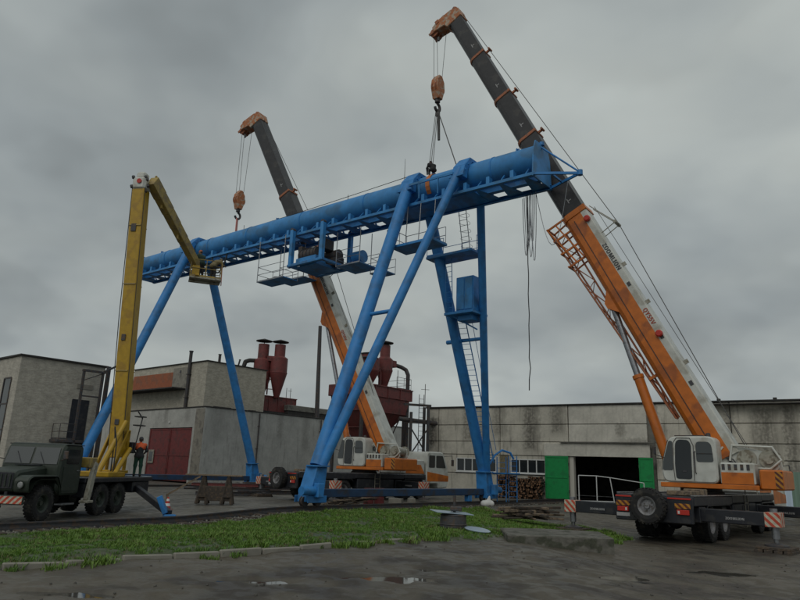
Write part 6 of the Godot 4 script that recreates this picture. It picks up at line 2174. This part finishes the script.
# ---------------------------------------------------------------- small things
func make_small_things():
	# concrete slab
	var b := Geo.new()
	b.prism(PackedVector2Array([Vector2(-1.75, -1.3), Vector2(1.55, -1.25), Vector2(1.8, 1.1), Vector2(-0.2, 1.5), Vector2(-1.6, 1.2)]), -0.6, 0.14, T(G(5.35, 22.6), Basis(Vector3.RIGHT, -PI / 2)), 0.03)
	var sl := part("concrete_slab", b, M.slab, self)
	tag(sl, "low broken concrete slab lying at the edge of the grass", "slab")
	# drum with sheet
	var o := thing("scrap_drum", "squat dark drum with a pale metal sheet on top in the grass", "drum", G(2.1, 23.6), 0.0)
	b = Geo.new()
	b.lathe(T(Vector3(0, 0, 0)), [[0.42, 0.0], [0.46, 0.1], [0.46, 0.2], [0.48, 0.22], [0.46, 0.24], [0.44, 0.5], [0.46, 0.52], [0.4, 0.55], [0.0, 0.55]], 26)
	part("drum_shell", b, M.dark_steel, o)
	b = Geo.new()
	b.box(T(Vector3(-0.05, 0.6, 0), Basis.from_euler(Vector3(0.05, 0.3, -0.06))), Vector3(1.35, 0.03, 0.75), 0.01)
	part("metal_sheet", b, M.pale_sheet, o)
	b = Geo.new()
	b.tube(Vector3(0.05, 0.55, -0.1), Vector3(0.05, 1.15, -0.1), 0.05, 0.05, 8); b.box(T(Vector3(0.1, 0.72, -0.05)), Vector3(0.4, 0.16, 0.25), 0.03)
	part("stub_pipe", b, M.dark_steel, o)
	b = Geo.new()
	b.lathe(T(G(2.85, 22.9, 0.1), Basis.from_euler(Vector3(0.08, 0, -0.1))), [[0.0, 0.0], [0.42, 0.0], [0.44, 0.03], [0.4, 0.05], [0.0, 0.05]], 24)
	tag(part("metal_lid", b, M.pale_sheet, self), "round pale metal lid lying on grass beside the drum", "lid")
	# timber pile on the grass
	o = thing("timber_pile", "low pile of dark rough timbers on the grass before the rail", "timber pile", G(6.1, 30.6), 0.25)
	for i in 44:
		var lay := i / 13
		b = Geo.new()
		var w := rng.randf_range(0.1, 0.2); var l := rng.randf_range(0.8, 2.6)
		b.box(Transform3D.IDENTITY, Vector3(l, w * 0.6, w), 0.012)
		part("timber", b, [M.wood_dark, M.wood, M.wood_dark][i % 3], o, T(Vector3(rng.randf_range(-0.7, 0.7), 0.09 + lay * 0.13 + rng.randf() * 0.02, rng.randf_range(-0.55, 0.55) * (1.0 - lay * 0.18)), Basis.from_euler(Vector3(rng.randf_range(-0.1, 0.1), rng.randf_range(-0.45, 0.45) + (PI / 2 if i % 4 == 0 else 0.0), rng.randf_range(-0.04, 0.04)))))
	# firewood stacked against the hall
	o = thing("firewood_stack", "stack of reddish split firewood against the hall under the window", "firewood", G(11.5, 55.5), -0.5707)
	b = Geo.new()
	var be := Geo.new()
	var x := -2.7
	var continue_row := 0
	for row in 11:
		x = -2.75 + (0.08 if row % 2 else 0.0)
		while x < 1.0:
			var r := rng.randf_range(0.07, 0.105)
			var top := 1.75 + 0.25 * sin(x * 2.1)
			if row * 0.165 < top:
				var z := rng.randf_range(0.65, 1.1)
				var jx := x + rng.randf_range(-0.04, 0.04); var jy := 0.08 + row * 0.16 + rng.randf_range(-0.04, 0.04)
				var nseg: int = [3, 4, 5, 7][rng.randi() % 4]
				if rng.randf() < 0.07: continue_row += 1
				else:
					b.tube(Vector3(jx, jy, 0.2), Vector3(jx + rng.randf_range(-0.05, 0.05), jy, z), r * 1.1, r * 1.1, nseg, false)
					be.tube(Vector3(jx, jy, z - 0.03), Vector3(jx, jy, z + 0.004), r, r, nseg)
			x += rng.randf_range(0.14, 0.22)
	var fw := part("billet_bark", b, M.wood_dark, o); fw.set_meta("kind", "stuff")
	fw = part("billet_end", be, M.log_end, o); fw.set_meta("kind", "stuff")
	# pipe railing before the gate
	o = thing("pipe_railing", "thin white pipe railing standing before the open green gate", "railing", G(12.35, 45.0), 0.12)
	b = Geo.new()
	for q in [[0.0, 1.98], [1.25, 1.98], [2.2, 1.9], [4.6, 1.62]]: b.tube(Vector3(q[0] + (0.3 if q[0] == 2.2 else 0.0), 0, 0), Vector3(q[0], q[1], 0), 0.035, 0.035, 8)
	part("post", b, M.white_frame, o)
	b = Geo.new()
	b.pipe([Vector3(0, 1.98, 0), Vector3(1.25, 1.98, 0), Vector3(2.2, 1.9, 0), Vector3(4.6, 1.62, 0)], 0.03, 8); b.tube(Vector3(0, 0.35, 0), Vector3(2.4, 0.35, 0), 0.03, 0.03, 8)
	part("top_rail", b, M.white_frame, o)
	# trestle with pale plank
	o = thing("plank_trestle", "dark timber trestles carrying a pale plank near the far gantry foot", "trestle", G(-9.9, 33.6), 0.12)
	for xx in [0.5, 1.7]:
		for z in [-0.3, 0.3]:
			b = Geo.new()
			b.bar(Vector3(xx - 0.25, 0, z), Vector3(xx, 1.32, z * 0.4), 0.12, 0.12); b.bar(Vector3(xx + 0.25, 0, z), Vector3(xx, 1.32, z * 0.4), 0.12, 0.12)
			b.bar(Vector3(xx - 0.2, 0.4, z), Vector3(xx + 0.2, 0.4, z), 0.1, 0.12)
			part("trestle_leg", b, M.wood_dark, o)
	b = Geo.new()
	b.bx(0.35, 1.9, 0.15, 0.85, -0.25, 0.25, 0.02)
	part("stacked_beam", b, M.wood_dark, o)
	b = Geo.new()
	b.bx(-0.4, 2.35, 1.33, 1.4, -0.22, 0.22, 0.01)
	part("plank", b, M.wood, o)
	b = Geo.new()
	b.bar(Vector3(-1.1, 0.4, 0.45), Vector3(0.35, 1.3, 0.34), 0.08, 0.08)
	b.bar(Vector3(-1.1, 0.04, 0.45), Vector3(-1.1, 0.42, 0.45), 0.1, 0.1)
	part("leaning_pole", b, M.wood, o)
	# striped marker by the stabiliser
	o = thing("striped_cone", "small red and white traffic cone beside the blue stabiliser foot", "traffic cone", G(-9.35, 28.4), 0.2)
	b = Geo.new()
	b.lathe(T(Vector3(0, 0.03, 0)), [[0.15, 0.0], [0.03, 0.5], [0.0, 0.5]], 14)
	part("cone_body", b, M.lamp_red, o)
	b = Geo.new()
	b.bx(-0.2, 0.2, 0.0, 0.03, -0.2, 0.2, 0.005)
	part("cone_base", b, M.lamp_red, o)
	b = Geo.new()
	b.lathe(T(Vector3(0, 0.03, 0)), [[0.124, 0.14], [0.096, 0.25]], 14); b.lathe(T(Vector3(0, 0.03, 0)), [[0.075, 0.34], [0.054, 0.43]], 14)
	part("white_sleeve", b, M.white_frame, o)
	# clutter seen below the tie beam
	var seed2 := RandomNumberGenerator.new(); seed2.seed = 9
	for q in [[-5.2, "left", "red steel drum left of the pair under the tie beam"], [-4.3, "right", "red steel drum right of the pair under the tie beam"]]:
		o = thing("red_drum", q[2], "drum", gantry_point(q[0] + 3.3, 0.0, 1.6), 0.3, "red drums under the tie beam")
		b = Geo.new()
		b.lathe(T(Vector3.ZERO), [[0.0, 0.0], [0.28, 0.0], [0.29, 0.02], [0.28, 0.28], [0.295, 0.3], [0.28, 0.32], [0.28, 0.56], [0.295, 0.58], [0.28, 0.6], [0.28, 0.86], [0.29, 0.88], [0.0, 0.87]], 22)
		part("drum_shell", b, M.gate_red, o)
		b = Geo.new()
		b.lathe(T(Vector3(0.12, 0.87, 0)), [[0.04, 0.0], [0.04, 0.03], [0.0, 0.03]], 10)
		part("bung", b, M.dark_steel, o)
	var blocks := [[-6.6, 1.3, 0.9, "pale concrete block nearest the big foot under the tie beam"], [-5.9, 1.9, 0.5, "pale concrete block lying behind the one by the foot"], [0.4, 1.5, 0.8, "pale concrete block lying right of the red drums"], [1.5, 1.2, 0.6, "small pale concrete block at the right end of the block row"]]
	for q in blocks:
		b = Geo.new()
		b.box(T(gantry_point(q[0], 0.14, q[1]), Basis(Vector3.UP, seed2.randf() * 3.0)), Vector3(q[2], 0.34, 0.4), 0.03)
		tag(part("concrete_block", b, M.concrete, self), q[3], "concrete block", "blocks under the tie beam")
	o = thing("plank_heap", "loose heap of weathered planks under the blue tie beam", "planks", gantry_point(-3.6, 0.0, 1.3), 0.9)
	for i in 18:
		b = Geo.new()
		b.box(Transform3D.IDENTITY, Vector3(seed2.randf_range(1.0, 2.6), 0.05, 0.15), 0.008)
		part("plank", b, [M.wood, M.wood_dark][i % 2], o, T(Vector3(seed2.randf_range(-1.4, 1.4), 0.05 + i * 0.022, seed2.randf_range(-0.4, 0.4)), Basis.from_euler(Vector3(seed2.randf_range(-0.08, 0.08), seed2.randf_range(-0.6, 0.6), seed2.randf_range(-0.06, 0.06)))))
	# dark steel stock lying in the yard before the workshop
	var q3 := [[-10.6, 43.0, "dark steel beams stacked low behind the plank trestle", 9], [-8.6, 47.5, "rusty steel pipes and beams lying near the far left foot", 8]]
	for q in q3:
		o = thing("steel_stock", q[2], "steel beams", G(q[0], q[1]), 0.35 + 0.3 * q3.find(q), "steel stock in the yard")
		for i in q[3]:
			b = Geo.new()
			var l := seed2.randf_range(2.4, 4.6)
			var w := seed2.randf_range(0.12, 0.22)
			if i % 3 == 0: b.tube(Vector3(-l * 0.5, 0, 0), Vector3(l * 0.5, 0, 0), w * 0.55, w * 0.55, 12)
			else:
				b.bx(-l * 0.5, l * 0.5, -w * 0.6, -w * 0.5, -w * 0.5, w * 0.5); b.bx(-l * 0.5, l * 0.5, w * 0.5, w * 0.6, -w * 0.5, w * 0.5); b.bx(-l * 0.5, l * 0.5, -w * 0.5, w * 0.5, -0.02, 0.02)
			part("pipe" if i % 3 == 0 else "beam", b, M.dark_steel if i % 4 else M.oxide, o, T(Vector3(seed2.randf_range(-0.5, 0.5), 0.12 + (i / 3) * 0.26, (i % 3 - 1) * 0.4 + seed2.randf_range(-0.08, 0.08)), Basis(Vector3.UP, seed2.randf_range(-0.12, 0.12))))
	# white sack at the far foot
	b = Geo.new()
	b.use_col = true
	flesh(b, [lb(Vector3(-0.25, 0.12, 0), Vector3(0.25, 0.12, 0), 0.2, 0.18, Color.WHITE), lb(Vector3(0.05, 0.2, 0), Vector3(0.12, 0.55, 0), 0.18, 0.06, Color.WHITE), lb(Vector3(-0.2, 0.1, 0.1), Vector3(0.2, 0.15, -0.1), 0.19, 0.16, Color.WHITE)], 0.04, 0.1)
	var sk := part("white_sack", b, M.bag_white, self, T(gantry_point(6.75, -0.08, -0.85)))
	tag(sk, "white sack dropped beside the far foot of the gantry", "sack")
	# leaning sheets by the hall on the right
	var sh := [[16.6, M.pale_steel, "pale ribbed sheet at the left of the leaning row"], [17.5, M.pale_sheet, "pale blue ribbed sheet second in the leaning row"], [18.35, M.sheet_green, "dull green ribbed sheet leaning in the row against the hall"], [19.2, M.pale_steel, "pale ribbed sheet right of the green one"], [20.1, M.pale_sheet, "pale blue ribbed sheet at the right of the leaning row"]]
	for q in sh:
		o = thing("ribbed_sheet", q[2], "metal sheet", G(11.5, 55.5), -0.5707, "ribbed sheets leaning against the hall")
		b = Geo.new()
		var n := 6
		for i in n:
			var w := 0.86 / n
			var xa: float = q[0] + i * w
			var zz := 0.0 if i % 2 == 0 else 0.06
			b.box(T(Vector3(xa + w * 0.5, 1.35, 0.55 + zz), Basis(Vector3.RIGHT, -0.2)), Vector3(w, 2.75, 0.03))
		part("sheet", b, q[1], o)
	# float pads stand on cribbing under the nearer crane's right outriggers
	# rubble along the foot of the workshop
	b = Geo.new()
	for i in 260:
		var s := seed2.randf_range(0.08, 0.45)
		var px := seed2.randf_range(0.0, 9.0); var pd := seed2.randf_range(0.0, 2.5)
		b.box(T(G(-15.5 + px * 0.72 - pd * 0.5, 58.5 + px * 0.7 + pd * 0.4, s * 0.2), Basis.from_euler(Vector3(seed2.randf(), seed2.randf(), seed2.randf()) * 3.0)), Vector3(s, s * 0.5, s * 0.7), 0.02)
	var rb := part("rubble", b, M.concrete_dark, self)
	rb.set_meta("kind", "stuff"); tag(rb, "strip of dark rubble along the foot of the grey workshop wall", "rubble")
	# loose stones and lumps on the muddy road
	b = Geo.new()
	for i in 260:
		var px := seed2.randf_range(-9.0, 12.0); var pd := seed2.randf_range(10.0, 22.0)
		if in_grass(px, pd) > 0.2: continue
		var s := seed2.randf_range(0.012, 0.04)
		if seed2.randf() < 0.03: s *= 1.8
		b.box(T(G(px, pd, ground_y(px, pd) + s * 0.15), Basis.from_euler(Vector3(seed2.randf(), seed2.randf(), seed2.randf()) * 6.0)), Vector3(s, s * 0.7, s * 0.8) * 1.3, s * 0.2)
	rb = part("gravel", b, M.wet_stone, self)
	rb.set_meta("kind", "stuff"); tag(rb, "loose gravel and stones scattered over the muddy road", "gravel")

func make_cribbing():
	# timber packs under the outrigger floats of both cranes
	var na := G(10.1, 26.45, -0.40); var nt := atan2(0.742, 0.67); var fa := G(-6.6, 40.06); var ft := atan2(0.714, 0.70)
	for q in [[na, nt, 0.95, 1.0, "timber pack under the nearer crane's right rear float pad", 1.2], [na, nt, 7.75, 1.0, "timber pack under the float at the right picture edge", 1.2], [na, nt, 0.95, -1.0, "timber pack under the nearer crane's left float near the grass", 1.2], [fa, ft, 0.95, -1.0, "timber pack under the farther crane's left rear float", 1.1]]:
		var o := thing("timber_pack", q[4], "timber pack", Transform3D(Basis(Vector3.UP, q[1]).scaled(Vector3.ONE * q[5]), q[0]) * Vector3(q[2], 0, q[3] * 3.3), q[1], "timber packs under outriggers")
		o.scale = Vector3.ONE * q[5]
		for lay in 2:
			for i in 4:
				var b := Geo.new()
				if lay == 0: b.bx(-0.55, 0.55, -0.05, 0.06, -0.5 + i * 0.26, -0.28 + i * 0.26, 0.01)
				else: b.bx(-0.5 + i * 0.26, -0.28 + i * 0.26, 0.062, 0.14, -0.48, 0.48, 0.01)
				part("sleeper_block", b, M.wood_dark, o)

func _ready():
	rng.seed = 20240
	make_camera_and_light()
	make_materials()
	make_ground()
	make_kerb()
	make_rail(0.0, "near crane rail on dark sleepers running behind the grass", -28.0, 34.0)
	make_rail(24.08, "far crane rail on dark sleepers before the grey workshop", -14.0, 20.0)
	make_hall()
	make_annex()
	make_left_building()
	make_dust_plant()
	print("buildings done ", Time.get_ticks_msec())
	make_gantry()
	make_trolley()
	make_hanging_cables()
	make_cranes()
	make_cribbing()
	print("cranes done ", Time.get_ticks_msec())
	make_lift_truck()
	make_small_things()
	print("small done ", Time.get_ticks_msec())
	make_grass()
	print("all done ", Time.get_ticks_msec())
